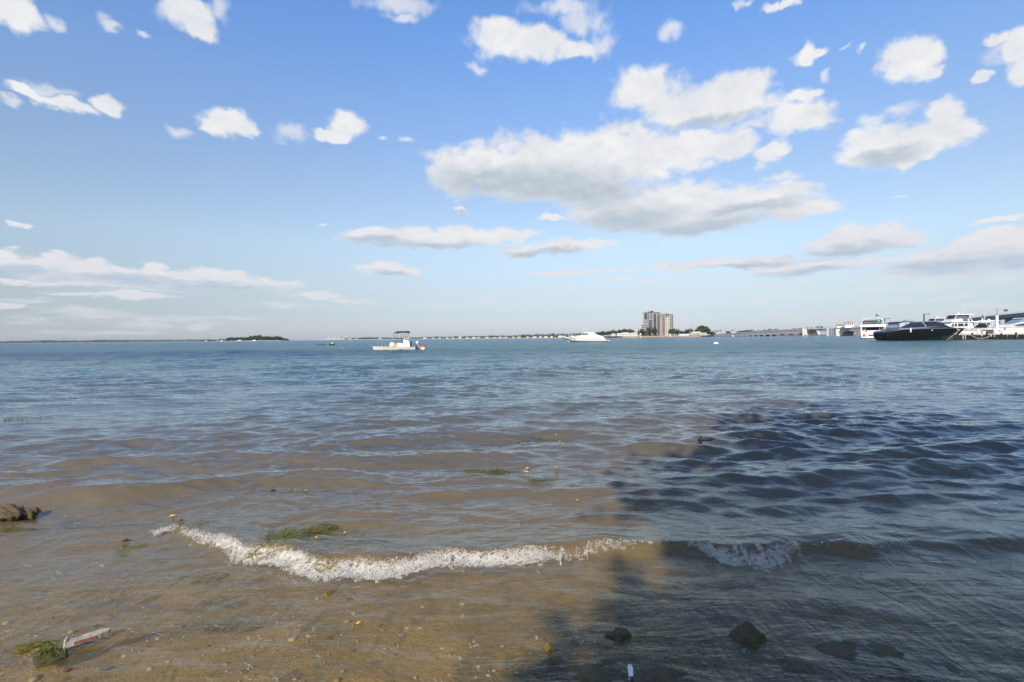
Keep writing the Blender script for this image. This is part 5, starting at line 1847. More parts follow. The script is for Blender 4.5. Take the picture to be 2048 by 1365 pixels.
SAND = mat('shore_sand', (.42, .37, .28), .9, .2, .05)
SHOREGREEN = mat('shore_grass', (.10, .12, .05), .9, .3, .05)
SEAWALL = mat('tan_seawall', (.36, .26, .18), .85, .35, .2)
FARLEAF = leafmat('far_leaves', (.022, .045, .012), (.055, .08, .022), .08, .2)
FARLEAF2 = leafmat('far_leaves_olive', (.04, .055, .018), (.085, .095, .035), .08, .2)
DARKLEAF = leafmat('far_leaves_dark', (.012, .028, .008), (.035, .055, .014), .15, .15)


def woods(name, label, prof, Y, n, size, m, seed, thick=30, holes=.0, group=None):
    """a far wood that reads as one mass: prof lists (px, row of its top) along the shore at depth Y (or (px, row, Y))"""
    q = np.random.default_rng(seed)
    ells = []
    px0, px1 = prof[0][0], prof[-1][0]
    tops = lambda p: np.interp(p, [a[0] for a in prof], [a[1] for a in prof])
    ys_ = (lambda p: Y) if np.isscalar(Y) else (lambda p: np.interp(p, [a[0] for a in prof], Y))
    p = px0
    while p < px1:
        yy = ys_(p)
        hgt = max(1.5, GZ(p, tops(p), yy))
        r = hgt * q.uniform(.4, .62)
        hh = hgt * q.uniform(.78, 1.08)
        y = yy + q.uniform(2, thick)
        x = GX(p, yy) / yy * y
        if q.uniform() > holes:
            ells.append((x, y, hh - r * .8, r * q.uniform(.9, 1.5), r, r * .85))
            ells.append((x + q.uniform(-1, 1) * r, y, hh * .4, r * 1.4, r, hh * .42))
        p += r * q.uniform(.5, 1.0) / yy * FPX
    V, F = crown_arrays(q, ells, n, size, .3)
    o = link_mesh(arr_mesh(name, V, F), name, m)
    return tag(o, label, 'woodland', group, 'stuff')


# --- far left coast
land('left_shore', [(GX(p, y), y) for p, y in ((-900, 1500), (-300, 1600), (0, 1700), (200, 1900), (420, 2200))], 500, .8, SHOREGREEN)
woods('left_coast_woods', 'low distant wooded coast along the left horizon', [(-500, 680), (0, 682.6), (40, 681.4), (75, 680.8), (100, 679.4), (125, 680.6), (160, 680.6), (190, 679.6), (230, 679.4), (300, 679.6), (360, 679.4), (430, 678.6)],
      [1560, 1700, 1720, 1740, 1760, 1780, 1800, 1850, 1900, 2000, 2100, 2200], 15000, 1.7, FARLEAF2, 1, 60)
# --- wooded island
land('island_shore', [(GX(p, y), y) for p, y in ((395, 1150), (440, 1080), (475, 1020), (520, 1000), (560, 1010), (577, 1040))], 60, .5, SAND)
woods('island_woods', 'dark wooded island hump on the left horizon', [(455, 675.4), (482, 675), (500, 673), (512, 670.6), (535, 670.6), (548, 672.6), (560, 673.6), (570, 676), (576, 678.5)], 1030, 6500, 1.3, DARKLEAF, 2, 30)
woods('island_spit_woods', 'low paler trees on the spit left of the dark island', [(398, 681.5), (430, 680.6), (440, 678.8), (448, 678.6), (456, 679), (466, 679.6), (475, 677)], 1090, 1400, 1.2, FARLEAF2, 3, 25, .25)
for i, (px, py) in enumerate(((511, 671.3), (520.5, 670.2), (552.5, 672.2))):
    Y = 1015 + i * 3
    h = GZ(px, py, Y)
    root = empty('island_tree', (GX(px, Y), Y, .4), 0, ['taller tree at the left of the island crest', 'tallest tree on the island crest', 'lone tree poking up near the island right end'][i], 'tree')
    mb = MB(); mb.tube([(0, 0, 0), (.1, 0, h * .75)], [.4, .15], 6); mb.build('trunk', mat('bark', (.16, .12, .09)), root)
    V, F = crown_arrays(np.random.default_rng(50 + i), [(0, 0, h - 2.4, 2.0, 2, 1.9), (.4, 0, h - 4.5, 3, 2.6, 2)], 260, .8)
    link_mesh(arr_mesh('crown', V, F), 'crown', DARKLEAF, root)
for i, (px, w_) in enumerate(((443, 6), (459, 9), (478, 14), (508, 9), (412, 5))):
    Y = 1080 if px < 470 else 1008
    root = empty('moored_boat', (GX(px, Y), Y, 0), 0, 'tiny white boat lying along the island beach', 'boat', 'white boats along the island beach')
    l = w_ * Y / FPX / 2
    mb = MB(); hull(mb, [(-l, -l * .8, -l * .8, .2, 1.3, .3, -.1), (-l * .3, -l * .3, -l * .3, 1, 1.1, .3, -.2), (l, l, l, .9, 1.0, .3, -.2)]); mb.build('hull', WHITE, root)
    mb = MB(); mb.prism([(-l * .3, 1.1), (-l * .1, 2.2), (l * .5, 2.2), (l * .6, 1.0)], .7); mb.build('cabin', WHITE, root)

# --- low coast across the middle, with small white houses
MIDY = lambda p: np.interp(p, [640, 860, 1000, 1120, 1200], [2600, 1900, 1500, 1250, 1050])
land('middle_shore', [(GX(p, MIDY(p)), float(MIDY(p))) for p in (620, 740, 860, 950, 1040, 1120, 1200)], 300, .7, SAND)
woods('middle_coast_woods', 'low distant trees along the middle horizon', [(690, 676.6), (735, 674.6), (755, 674.6), (800, 676), (860, 673.8), (920, 672.6), (960, 672.2), (985, 670.6), (1000, 671), (1040, 670), (1048, 668.6), (1080, 668.2), (1110, 667.4), (1150, 666), (1190, 665)],
      [float(MIDY(p)) + 45 for p in (690, 735, 755, 800, 860, 920, 960, 985, 1000, 1040, 1048, 1080, 1110, 1150, 1190)], 16000, 1.5, FARLEAF, 4, 60, .06)

HW = mat('white_house_wall', (.60, .59, .56), .7, .25, .05)
HR = mat('pale_house_roof', (.50, .48, .46), .8, .2, .3)
HRT = mat('terracotta_roof', (.52, .22, .12), .8, .3, .5)
HG = mat('house_window_glass', (.05, .06, .075), .15, .3, 1)
q = random.Random(8)


def far_house(px, Y, w_, h_, label, group, zbase=.7, roofm=None):
    root = empty('shore_house', (GX(px, Y), Y, zbase), q.uniform(-.3, .3), label, 'house', group)
    d = w_ * .7
    mb = MB(); mb.box(-w_ / 2, w_ / 2, 0, d, 0, h_); wl = mb.build('wall', HW, root)
    mb = MB(); mb.prism([(-w_ / 2 - .4, h_ + .004), (-w_ / 2 + w_ * .18, h_ + h_ * .45), (w_ / 2 - w_ * .18, h_ + h_ * .45), (w_ / 2 + .4, h_ + .004)], None, d + .8, y0=-.4)
    mb.build('roof', roofm or HR, root)
    for s in (-.3, 0, .3):
        mb = MB(); mb.box(w_ * s - w_ * .07, w_ * s + w_ * .07, -.06, -.003, h_ * .3, h_ * .75); mb.build('window', HG, root)
    return root


for i in range(24):
    px = 868 + i * 13.2 + q.uniform(-3, 3)
    Y = float(MIDY(px)) + q.uniform(6, 16)
    far_house(px, Y, q.uniform(5, 13), q.uniform(2.0, 3.4), 'tiny pale waterfront house on the low middle shore', 'houses along the low middle shore')
for i, px in enumerate((655, 700, 712, 760, 815, 850)):
    Y = float(MIDY(px)) - 20
    far_house(px, Y, q.uniform(9, 16), 3.2, 'tiny white building low on the most distant shore left of centre', 'buildings on the most distant shore', .5)

# --- power station far off: two chimneys and pale halls
Y = 3600.0
root = empty('power_station', (GX(672, Y), Y, 0), 0, 'faint power station with two chimneys far off on the horizon', 'power station')
k = Y / FPX
pale = mat('pale_concrete', (.55, .54, .55), .8, .15, .02)
for px, py, r in ((671, 666.5, 4.0), (680.5, 667.3, 3.2)):
    mb = MB(); mb.tube([((px - 672) * k, 0, 0), ((px - 672) * k, 0, GZ(px, py, Y))], [r, r * .75], 10)
    mb.build('chimney', mat('chimney_concrete', (.38, .36, .38), .8), root)
mb = MB(); mb.box(-34, 16, 0, 40, 0, GZ(672, 676, Y)); mb.box(-14, 30, 4, 40, 0, GZ(672, 675, Y))
mb.build('hall', mat('grey_hall', (.34, .34, .36), .8, .15, .02), root)
mb = MB(); mb.box(30, 80, 0, 40, 0, GZ(690, 677.2, Y)); mb.build('annex', mat('pinkish_wall', (.52, .42, .42), .8), root)
mb = MB(); mb.box(-56, -36, 0, 30, 0, GZ(660, 675.6, Y)); mb.build('tank', mat('green_grey_tank', (.28, .36, .35), .7), root)


def mast(px, py, Y, label, kind='lattice', base=.8):
    h = GZ(px, py, Y) - base
    root = empty('radio_mast', (GX(px, Y), Y, base), 0, label, 'mast')
    w_ = h * .05
    mb = MB()
    for sx, sy in ((-1, -1), (1, -1), (0, 1)):
        mb.tube([(sx * w_, sy * w_, 0), (sx * w_ * .3, sy * w_ * .3, h * .96)], .12, 5)
    n = 9
    for i in range(n):
        z0, z1 = h * .96 * i / n, h * .96 * (i + 1) / n
        a, b = w_ * (1 - .7 * i / n), w_ * (1 - .7 * (i + 1) / n)
        mb.tube([(-a, -a, z0), (b, -b, z1)], .08, 4)
        mb.tube([(a, -a, z0), (-b, -b, z1)], .08, 4)
    mb.build('lattice', mat('galvanised_steel', (.34, .35, .37), .5, .1, 1), root)
    mb = MB(); mb.box(-w_ * .5, w_ * .5, -w_ * .5, w_ * .5, h * .961, h)
    mb.build('mast_head', mat('mast_grey', (.40, .40, .42), .5), root)
    return root


mast(405, 668.6, 2100, 'faint lattice mast on the left coast beside the island spit')
mast(1118, 660.5, 1280, 'thin mast rising from the middle shore left of the white cruiser')
mast(1381, 645, 1080, 'left lattice mast of the faint pair right of the apartment tower')
mast(1386.5, 646, 1090, 'right lattice mast of the faint pair right of the apartment tower')
mast(1470.5, 649.5, 1000, 'mast among trees at the left end of the bridge')

# --- the point with the apartment tower
PY = 880.0
land('point_shore', [(GX(p, y), y) for p, y in ((1180, 1000), (1200, 940), (1225, 900), (1265, PY), (1310, PY), (1400, PY + 10), (1470, PY + 40))], 260, 1.9, SEAWALL)
mb = MB()
mb.add([(GX(p, PY + 8), PY + 8, 2.4) for p in (1205, 1470)] + [(GX(p, PY + 250), PY + 250, 2.9) for p in (1470, 1205)], [(0, 1, 2, 3)])
o = mb.build('point_ground', SHOREGREEN); tag(o, kind='structure')


def condo():
    Y = 905.0
    k = Y / FPX
    root = empty('apartment_tower', (GX(1314, Y), Y, 2.3), 0, 'tall stepped apartment tower with balconies on the far point', 'building')
    X = lambda px: (px - 1314) * k
    Zp = lambda py: GZ(1314, py, Y) - 2.3
    GREYW = mat('grey_render', (.19, .20, .22), .8, .12, .1)
    CREAMW = mat('cream_render', (.46, .44, .39), .8, .1, .1)
    RUST = mat('red_brown_render', (.17, .09, .075), .8, .2, .1)
    SLABM = mat('balcony_concrete', (.42, .40, .38), .8, .1, .2)
    DK = mat('dark_glazing', (.035, .042, .05), .2, .3, .1)
    DKB = mat('recess_shade', (.05, .042, .038), .6, .3, .2)  # dark colour painted in for the shade of the balcony recesses
    PINK = mat('pinkish_render', (.30, .235, .23), .8, .1, .2)
    FH = 2.95
    # the long wing to the right, turned to face the sun
    rw = bpy.data.objects
    ang = R(20)
    def wing(px_c, dy, rz):
        return Matrix.Translation((X(px_c), dy, 0)) @ Matrix.Rotation(rz, 4, 'Z')
    def put(o, M):
        o.data.transform(M)
        return o
    top = Zp(628.4)
    MR = wing(1317, 0, R(14))
    Wd = (X(1349) - X(1317)) / math.cos(R(14))
    nf = int(top / FH)
    fh = top / nf
    mb = MB(); mb.box(0, Wd, 0, 17, 0, top)
    put(mb.build('right_wing', mat('taupe_render', (.20, .185, .175), .8, .12, .1), root), MR)
    u = lambda px: (px - 1317) / 32 * Wd
    # bands of the facade from left to right
    for a, b, m in ((1319.2, 1324.2, PINK), (1331.0, 1340.4, CREAMW)):
        mb = MB(); mb.box(u(a), u(b), -.9, -.004, 0, top - (0 if m is PINK else 2.2)); put(mb.build('bay', m, root), MR)
    for a, b in ((1317.1, 1319.0), (1324.4, 1326.2), (1326.4, 1330.8), (1341, 1345.2), (1347, 1348.8)):
        mb = MB(); mb.box(u(a), u(b), -.35, -.004, 2.5, top - 3); put(mb.build('glazed_or_shade_strip', DKB if a > 1326 else DK, root), MR)
    for i in range(nf):
        z = i * fh
        mb = MB()
        for a, b in ((1326.3, 1330.9), (1340.6, 1345.4)):
            mb = MB(); mb.box(u(a), u(b), -1.5, -.352, z - .12, z + .16); mb.box(u(a), u(b), -1.5, -1.4, z + .15, z + .9)
            put(mb.build('balcony', SLABM, root), MR)
        mb = MB(); mb.box(u(1346.5), u(1351.3), -1.2, 6, z - .12, z + .16)
        put(mb.build('end_balcony', SLABM, root), MR)
        mb = MB(); mb.box(u(1318.0), u(1325.5), -1.3, -.91, z - .12, z + .12)
        put(mb.build('floor_band', SLABM, root), MR)
        if 0 < i < nf - 1:
            for px in (1333.6, 1337.8):
                mb = MB(); mb.box(u(px) - .85, u(px) + .85, -.95, -.903, z + .8, z + 2.1)
                put(mb.build('window', DK, root), MR)
    mb = MB()
    for a, b in ((1320.5, 1323), (1325, 1329.5), (1331.4, 1336), (1337, 1339.8), (1341.2, 1345)):
        mb.box(u(a), u(b), -1.1, -.02 if a < 1331 or a > 1340 else -.91, top - 5.2, top - .4)
    put(mb.build('top_storey', RUST, root), MR)
    for a in (1320, 1324.5, 1330.9, 1340.7, 1345.6):
        mb = MB(); mb.box(u(a) - .35, u(a) + .35, -1.7, -.005, 0, top + 1.2)
        put(mb.build('pilaster', mat('beige_pilaster', (.36, .33, .29), .8), root), MR)
    mb = MB(); mb.box(-.4, Wd + .4, -1.8, 17.4, top + .004, top + .9)
    put(mb.build('parapet', CREAMW, root), MR)
    # the left wing, turned to the left, in darker grey, stepping down in terraces
    ML = wing(1315, .5, R(-38))
    WL = (X(1315) - X(1287.5)) / math.cos(R(38)) * .86
    topL = Zp(625.6)
    nl = int(topL / FH); fl = topL / nl
    v = lambda px: (px - 1315) / 27.5 * WL
    mb = MB(); mb.box(-WL, 0, 0, 15, 0, topL)
    put(mb.build('left_wing', GREYW, root), ML)
    for a, b in ((1296.5, 1300.5), (1302.3, 1305.8), (1308.4, 1313.2), (1290.5, 1295)):
        mb = MB(); mb.box(v(a), v(b), -.3, -.004, 2 if a > 1296 else topL * .55, topL - 2.2); put(mb.build('glazed_or_shade_strip', DK, root), ML)
    for i in range(nl):
        z = i * fl
        mb = MB()
        mb.box(v(1296.2), v(1306), -1.2, -.302, z - .12, z + .12); mb.box(v(1296.2), v(1306), -1.2, -1.12, z + .11, z + .75)
        put(mb.build('balcony', SLABM, root), ML)
        mb = MB(); mb.box(v(1308.2), v(1313.4), -1.0, -.302, z - .12, z + .12)
        put(mb.build('balcony', SLABM, root), ML)
    for a in (1288.2, 1301.4, 1307, 1314.2):
        mb = MB(); mb.box(v(a) - .3, v(a) + .3, -1.5, -.006, 0, topL + .8)
        put(mb.build('pilaster', mat('grey_pilaster', (.42, .43, .45), .8), root), ML)
    mb = MB(); mb.box(-WL - .3, .3, -1.6, 15.3, topL + .004, topL + .9)
    put(mb.build('parapet', GREYW, root), ML)
    # terraces
    for a, b, py, d in ((1284.5, 1296, 641, 7), (1280.5, 1293.5, 649.5, 9), (1276, 1288, 657.5, 11)):
        zt = Zp(py)
        M2 = Matrix.Translation((X((a + b) / 2), -d, 0)) @ Matrix.Rotation(R(-30), 4, 'Z')
        w2 = (X(b) - X(a)) / 2
        mb = MB(); mb.box(-w2, w2, 0, 12, 0, zt)
        put(mb.build('terrace_block', PINK if py > 655 else GREYW, root), M2)
        mb = MB()
        for z in np.arange(1.0, zt - 1, fl):
            mb.box(-w2 + .6, -.3, -.06, -.004, z + .6, z + 2.2); mb.box(.3, w2 - .6, -.06, -.004, z + .6, z + 2.2)
        put(mb.build('window', DK, root), M2)
        mb = MB()
        for z in np.arange(fl, zt, fl):
            mb.box(-w2 - .5, w2 + .5, -1.1, -.065, z - .12, z + .55)
        mb.box(-w2 - .5, w2 + .5, -1.1, 12, zt + .005, zt + .8)
        put(mb.build('balcony', SLABM, root), M2)
    # roof: plant rooms, a dark water tank, fins
    mb = MB(); mb.lathe([(2.4, 0), (2.6, 1.2), (2.2, 2.0), (.4, 2.4)], (X(1306.5), 6, topL + 1.2), 12)
    tk = mb.build('water_tank', DK, root)
    for a, b, y0, y1, z0, z1 in ((1300, 1303, 5, 9, topL + .91, topL + 3.4), (1294.6, 1296, 8, 10, topL + .91, topL + 3), (1321, 1325, 6, 11, top + .91, top + 2.6), (1334, 1338, 6, 11, top + .91, top + 2.2)):
        mb = MB(); mb.box(X(a), X(b), y0, y1, z0, z1); mb.build('plant_room', GREYW, root)
    mb = MB(); mb.box(X(1303.8), X(1309.2), 4.5, 7.5, topL + .905, topL + 1.19)
    mb.build('tank_stand', OFFWHITE, root)
    return root


condo()

# white houses left of the tower
for i, (px, w_, h_, lab) in enumerate(((1227, 7, 3.2, 'smallest white gabled house at the left of the point houses'), (1239.5, 10, 3.6, 'white flat house second from the left on the point'), (1251.5, 15, 4.4, 'widest white house under the trees left of the apartment tower'), (1266.5, 10, 4.0, 'grey white house nearest the apartment tower on its left'))):
    far_house(px, 893 + i * 1.5, w_, h_, lab, None, 2.4)
far_house(1233, 925, 9, 7, 'pale house standing up behind the trees of the point', None, 2.5)
far_house(1271, 920, 7, 8, 'pale upper house between the trees beside the apartment tower', None, 2.5)

# clubhouse with an arcade and a long low shed
Y = 892.0
k = Y / FPX
root = empty('clubhouse', (GX(1396, Y), Y, 2.4), 0, 'low cream clubhouse with a dark arcade right of the apartment tower', 'building')
X = lambda px: (px - 1396) * k
mb = MB(); mb.box(X(1384), X(1401), 3, 14, 0, 6.0); mb.box(X(1401.05), X(1414), 3, 14, 0, 4.2)
mb.build('wall', HW, root)
mb = MB()
for px in (1384.4, 1388.4, 1392.4, 1396.4, 1400.4):
    mb.box(X(px) - .45, X(px) + .45, 0, .8, 0, 4.0)
mb.box(X(1384), X(1400.9), -.02, .82, 4.005, 5.6)
mb.build('arcade', CREAM, root)
for px in (1386.4, 1390.4, 1394.4, 1398.4):
    mb = MB(); mb.box(X(px) - 1.2, X(px) + 1.2, 2.9, 2.996, .1, 3.8); mb.build('opening', HG, root)
mb = MB()
for px in (1404, 1408, 1411.5):
    mb.box(X(px) - .9, X(px) + .9, 2.9, 2.996, 1, 3)
mb.build('window', HG, root)
mb = MB(); mb.box(X(1383.4), X(1401.2), -.5, 14.4, 6.005, 6.5); mb.box(X(1401.25), X(1414.5), 2.5, 14.4, 4.205, 4.6)
mb.build('roof', mat('pale_roof', (.60, .57, .52), .8), root)
root = empty('boat_shed', (GX(1368, 889), 889, 2.35), 0, 'long low white shed on the seawall right of the apartment tower', 'shed')
mb = MB(); mb.box(-10.5, 9, 0, 5, 0, 1.9); mb.build('wall', WHITE, root)
mb = MB(); mb.prism([(-11, 1.905), (-10, 2.7), (8.5, 2.7), (9.5, 1.905)], None, 5.6, y0=-.3); mb.build('roof', OFFWHITE, root)
for px, w_, lab in ((1421, 6, 'small pale hut between the clubhouse and the bridge end'), (1432, 9, 'pale house at the left foot of the bridge'), (1452, 8, 'white house behind the left bridge ramp'), (1464, 10, 'white house under the palms by the bridge ramp')):
    far_house(px, 930, w_, 4.0, lab, None, 2.4)


def tree(px, py, Y, w_px, label, m, seed, base=2.4, name='shore_tree', group=None, n=420):
    h = GZ(px, py, Y) - base
    r = w_px * Y / FPX / 2
    q = np.random.default_rng(seed)
    root = empty(name, (GX(px, Y), Y, base), 0, label, 'tree', group)
    ch = min(h * .42, r * 1.0)
    cz = h - ch
    ells = [(0, 0, cz, r * .72, r * .72, ch)]
    for _ in range(6):
        a = q.uniform(0, 6.28); d = q.uniform(.35, .62) * r
        ells.append((d * math.cos(a), d * math.sin(a), cz + q.uniform(-.55, .25) * ch, r * q.uniform(.34, .5), r * q.uniform(.34, .5), ch * q.uniform(.4, .6)))
    mb = MB()
    mb.tube([(0, 0, -.3), (.1, 0, h * .3), (-.1, 0, cz)], [.5, .4, .2], 6)
    for e in ells[1:4]:
        mb.tube([(0, 0, h * .25), (e[0] * .6, e[1] * .6, e[2] * .8), e[:3]], [.25, .15, .08], 5)
    mb.build('trunk', mat('bark', (.16, .12, .09)), root)
    V, F = crown_arrays(q, ells, n, max(.45, r * .17), .4)
    link_mesh(arr_mesh('crown', V, F), 'crown', m, root)
    return root


def palm(px, py, Y, label, seed, base=2.4, group=None):
    h = GZ(px, py, Y) - base - .6
    q = random.Random(seed)
    root = empty('palm_tree', (GX(px, Y), Y, base), q.uniform(0, 6), label, 'palm', group)
    mb = MB(); mb.tube([(0, 0, -.2), (.2, 0, h * .5), (.5, .1, h)], [.28, .2, .16], 7)
    mb.build('trunk', mat('palm_bark', (.24, .20, .16), .9), root)
    mb = MB()
    for kf in range(15):
        a = kf * 2.4 + q.uniform(-.2, .2)
        up = q.uniform(-.3, .9)
        L = q.uniform(2.4, 3.2)
        c = []
        for i in range(6):
            u = i / 5
            c.append((.5 + math.cos(a) * L * u * (1 - .15 * u), .1 + math.sin(a) * L * u * (1 - .15 * u), h + up * L * .6 * u - 1.9 * u * u))
        for i in range(5):
            for s in (-1, 1):
                wA, wB = .42 * (1 - abs(2 * i / 5 - .8) * .5), .42 * (1 - abs(2 * (i + 1) / 5 - .8) * .5)
                if i == 4: wB = .05
                nx, ny = -math.sin(a) * s, math.cos(a) * s
                A, B = c[i], c[i + 1]
                mb.add([A, B, (B[0] + nx * wB, B[1] + ny * wB, B[2] - wB * .7), (A[0] + nx * wA, A[1] + ny * wA, A[2] - wA * .7)], [(0, 1, 2, 3)])
    o = mb.build('crown', DARKLEAF, root)
    return root


big = tree(1405, 652, 905, 30, 'big round dark tree behind the clubhouse', FARLEAF, 300, n=1300)
tr = [(1197, 665.5, 16), (1206, 664, 18), (1217, 664.2, 16), (1228, 661.5, 17), (1239, 661.2, 18), (1249, 659.3, 18), (1259, 659.6, 17), (1268, 660.5, 16), (1276, 662, 13), (1285, 659, 15), (1298, 657.5, 14), (1309, 655.5, 16),
      (1341, 659.5, 14), (1350, 658.2, 15), (1356, 661, 13), (1365, 663.5, 14), (1374, 660.5, 16), (1381, 658.5, 13), (1418, 663.5, 12), (1426, 664.5, 12), (1455, 664, 14)]
tl = ['dark tree at the left tip of the wooded point', 'second tree in from the tip of the wooded point', 'dark tree above the smallest white gabled house', 'dark tree rising behind the flat white house', 'broad dark tree over the gap between two white houses',
      'tallest tree over the widest white house', 'dark tree at the right end of the widest white house', 'tree over the grey white house', 'small dark tree at the stepped terraces foot', 'tree in front of the lowest terrace of the tower',
      'tree before the left wing of the tower', 'taller tree before the centre of the tower', 'small tree before the cream bay of the tower', 'tree at the right corner of the tower', 'low tree just right of the tower', 'low tree behind the long white shed',
      'tree left of the big round tree', 'narrow tree touching the big round tree', 'low tree right of the clubhouse', 'low round tree at the pale house by the bridge foot', 'dark tree at the left bridge ramp']
for i, ((px, py, w_), lab) in enumerate(zip(tr, tl)):
    front = px > 1278 and px < 1358
    tree(px, py - 1.6, 888 if front else 915 + (i % 3) * 8, w_, lab, DARKLEAF if i % 3 else FARLEAF, 310 + i)
for i, (px, py, Y, lab) in enumerate(((1303, 651.5, 884, 'tall palm before the left wing of the tower'), (1296, 656, 883, 'shorter palm left of the tall tower palm'), (1337, 659, 883, 'palm before the cream bay of the tower'), (1347, 657.5, 884, 'palm at the right corner of the tower'),
                                  (1430.5, 661, 920, 'left palm of the pair at the bridge foot'), (1434, 662, 921, 'right palm of the pair at the bridge foot'), (1441.5, 659.6, 915, 'single palm right of the pair at the bridge foot'), (1465, 659.8, 910, 'palm left of the mast at the bridge ramp'),
                                  (1634, 652.8, 600, 'left palm above the lifting span'), (1642, 652.2, 600, 'right palm above the lifting span'))):
    palm(px, py, Y, lab, 400 + i, 2.4)
# wooded shore behind the bridge
land('bridge_shore', [(GX(p, y), y) for p, y in ((1440, 1010), (1520, 980), (1600, 900), (1660, 800), (1720, 760))], 120, 1.4, SHOREGREEN)
tr = [(1482, 661.5, 18), (1492, 660.2, 20), (1504, 659.8, 20), (1517, 660.6, 20), (1530, 660.0, 20), (1541, 658.2, 19), (1552, 658.4, 20), (1564, 659.6, 20), (1577, 658.8, 20), (1589, 656.8, 20), (1601, 655.8, 20), (1613, 655.0, 20), (1622, 656, 16)]
for i, (px, py, w_) in enumerate(tr):
    Y = float(np.interp(px, [1480, 1625], [960, 800]))
    tree(px, py, Y, w_, ['dark green tree crown in the row showing above the bridge parapet'][0], FARLEAF2 if i in (8, 10, 11) else FARLEAF, 340 + i, 1.5, 'bridge_tree', 'trees behind the bridge')

# --- the arched drawbridge
def bridge():
    x_of = lambda Y: 320 + (Y - 470) * .045
    def Y_of(px):            # depth at which the bridge line crosses a column
        lo, hi = 300.0, 2000.0
        for _ in range(50):
            mid = (lo + hi) / 2
            c = 1024 + FPX * x_of(mid) / mid
            if c > px: lo = mid
            else: hi = mid
        return lo
    def deck(px):
        return float(np.interp(px, [1425, 1450, 1470, 1500, 1550, 1610, 1690, 1900], [670.2, 668.8, 667.4, 665.3, 661.9, 659.0, 656.6, 648]))
    root = empty('arched_bridge', (x_of(560), 560, 0), 0, 'long pale arched road bridge with a steel lifting span', 'bridge')
    ox, oy = x_of(560), 560
    CON = mat('bridge_concrete', (.47, .44, .42), .85, .2, .15)
    CONL = mat('bridge_parapet_paint', (.60, .58, .55), .8, .15, .2)
    def P(Y, z, back=0.0):
        return (x_of(Y) + back - ox, Y - oy, z)
    def arches(a, b, spans, rise, spring):
        """wall with round arches between columns a and b (photograph), a strip mesh with front, soffit and back"""
        Ya, Yb = Y_of(a), Y_of(b)
        n = 14 * len(spans)
        mb = MB()
        tot = sum(spans)
        edges = np.cumsum([0] + list(spans)) / tot
        fr, lo, hi = [], [], []
        for i in range(n + 1):
            u = i / n
            j = min(int(np.searchsorted(edges, u, side='right')) - 1, len(spans) - 1)
            v = (u - edges[j]) / (edges[j + 1] - edges[j])
            # pier, then opening, then pier
            w_ = (v - .09) / .82
            Y = Ya + (Yb - Ya) * u
            px = 1024 + FPX * x_of(Y) / Y
            zt = GZ(px, deck(px), Y)
            zl = -1.0
            if 0 < w_ < 1:
                zl = min(spring + (rise if not callable(rise) else rise(px)) * math.sqrt(max(0, 1 - (2 * w_ - 1) ** 2)), zt - .9)
            lo.append((Y, zl)); hi.append((Y, zt))
        vs, fs = [], []
        for bk in (0.0, 11.0):
            for (Y, z) in lo: vs.append(P(Y, z, bk))
            for (Y, z) in hi: vs.append(P(Y, z, bk))
        m = n + 1
        for i in range(n):
            fs.append((i, i + 1, m + i + 1, m + i)); fs.append((2 * m + i, 3 * m + i, 3 * m + i + 1, 2 * m + i + 1))
            fs.append((i, 2 * m + i, 2 * m + i + 1, i + 1)); fs.append((m + i, m + i + 1, 3 * m + i + 1, 3 * m + i))
        mb.add(vs, fs)
        return mb
    arches(1428, 1496, [1] * 9, .5, .3).build('approach_wall', CON, root)
    arches(1496, 1612, [1, 1, 1.1, 1.1, 1.2, 1.3, 1.3, 1.35], lambda px: float(np.interp(px, [1496, 1560, 1612], [1.0, 2.2, 2.6])), .4).build('arch_wall', CON, root)
    arches(1680, 1760, [1.6, 1.6], 4.2, .5).build('main_arch', CON, root)
    arches(1760, 1900, [1, 1, 1], 4.0, .5).build('east_arch', CON, root)
    # low fender wall before the middle arches, and solid piers at the lifting span
    Ya, Yb = Y_of(1553), Y_of(1612)
    mb = MB()
    mb.add([P(Ya, -1, -2.2), P(Yb, -1, -2.2), P(Yb, 1.6, -2.2), P(Ya, 1.2, -2.2), P(Ya, -1, -1.6), P(Yb, -1, -1.6), P(Yb, 1.6, -1.6), P(Ya, 1.2, -1.6)], [(0, 1, 2, 3), (4, 7, 6, 5), (3, 2, 6, 7), (0, 3, 7, 4), (1, 5, 6, 2)])
    mb.build('fender_wall', mat('tan_timber_fender', (.40, .30, .21), .9, .3, .3), root)
    for a, b in ((1608, 1614), (1659.5, 1681)):
        Ya, Yb = Y_of(b), Y_of(a)
        zt = GZ((a + b) / 2, deck((a + b) / 2), (Ya + Yb) / 2) + .5
        mb = MB(); mb.box(x_of(Ya) - ox - 2.0, x_of(Ya) - ox + 12.5, Ya - oy, Yb - oy, -1, zt)
        pr = mb.build('pier', CONL, root)
        if b - a > 10:
            mb = MB()
            nb = 7
            for i in range(nb):
                y = Ya + (Yb - Ya) * (i + .5) / nb
                mb.box(x_of(Ya) - ox - 2.2, x_of(Ya) - ox - 2.004, y - oy - .55, y - oy + .35, .8, zt - .8)
            mb.build('fin', mat('blue_grey_fin', (.24, .27, .31), .6), pr)
    for px in (1611.2, 1660.6, 1678.8):
        Y = Y_of(px); z = GZ(px, 656.5 if px > 1640 else 657.4, Y)
        mb = MB(); mb.box(P(Y, 0)[0] - 3.2, P(Y, 0)[0] - 2.1, Y - oy - .9, Y - oy + .9, -1, z)
        mb.build('pylon', mat('white_pylon', (.74, .72, .68), .7, .1, .3), root)
    # steel lifting span: deck, trusses and rail
    ST = mat('dark_bridge_steel', (.06, .07, .085), .5, .3, .3)
    Ya, Yb = Y_of(1659), Y_of(1614)
    zd = lambda Y: GZ(1024 + FPX * x_of(Y) / Y, deck(1024 + FPX * x_of(Y) / Y), Y)
    mb = MB()
    n = 14
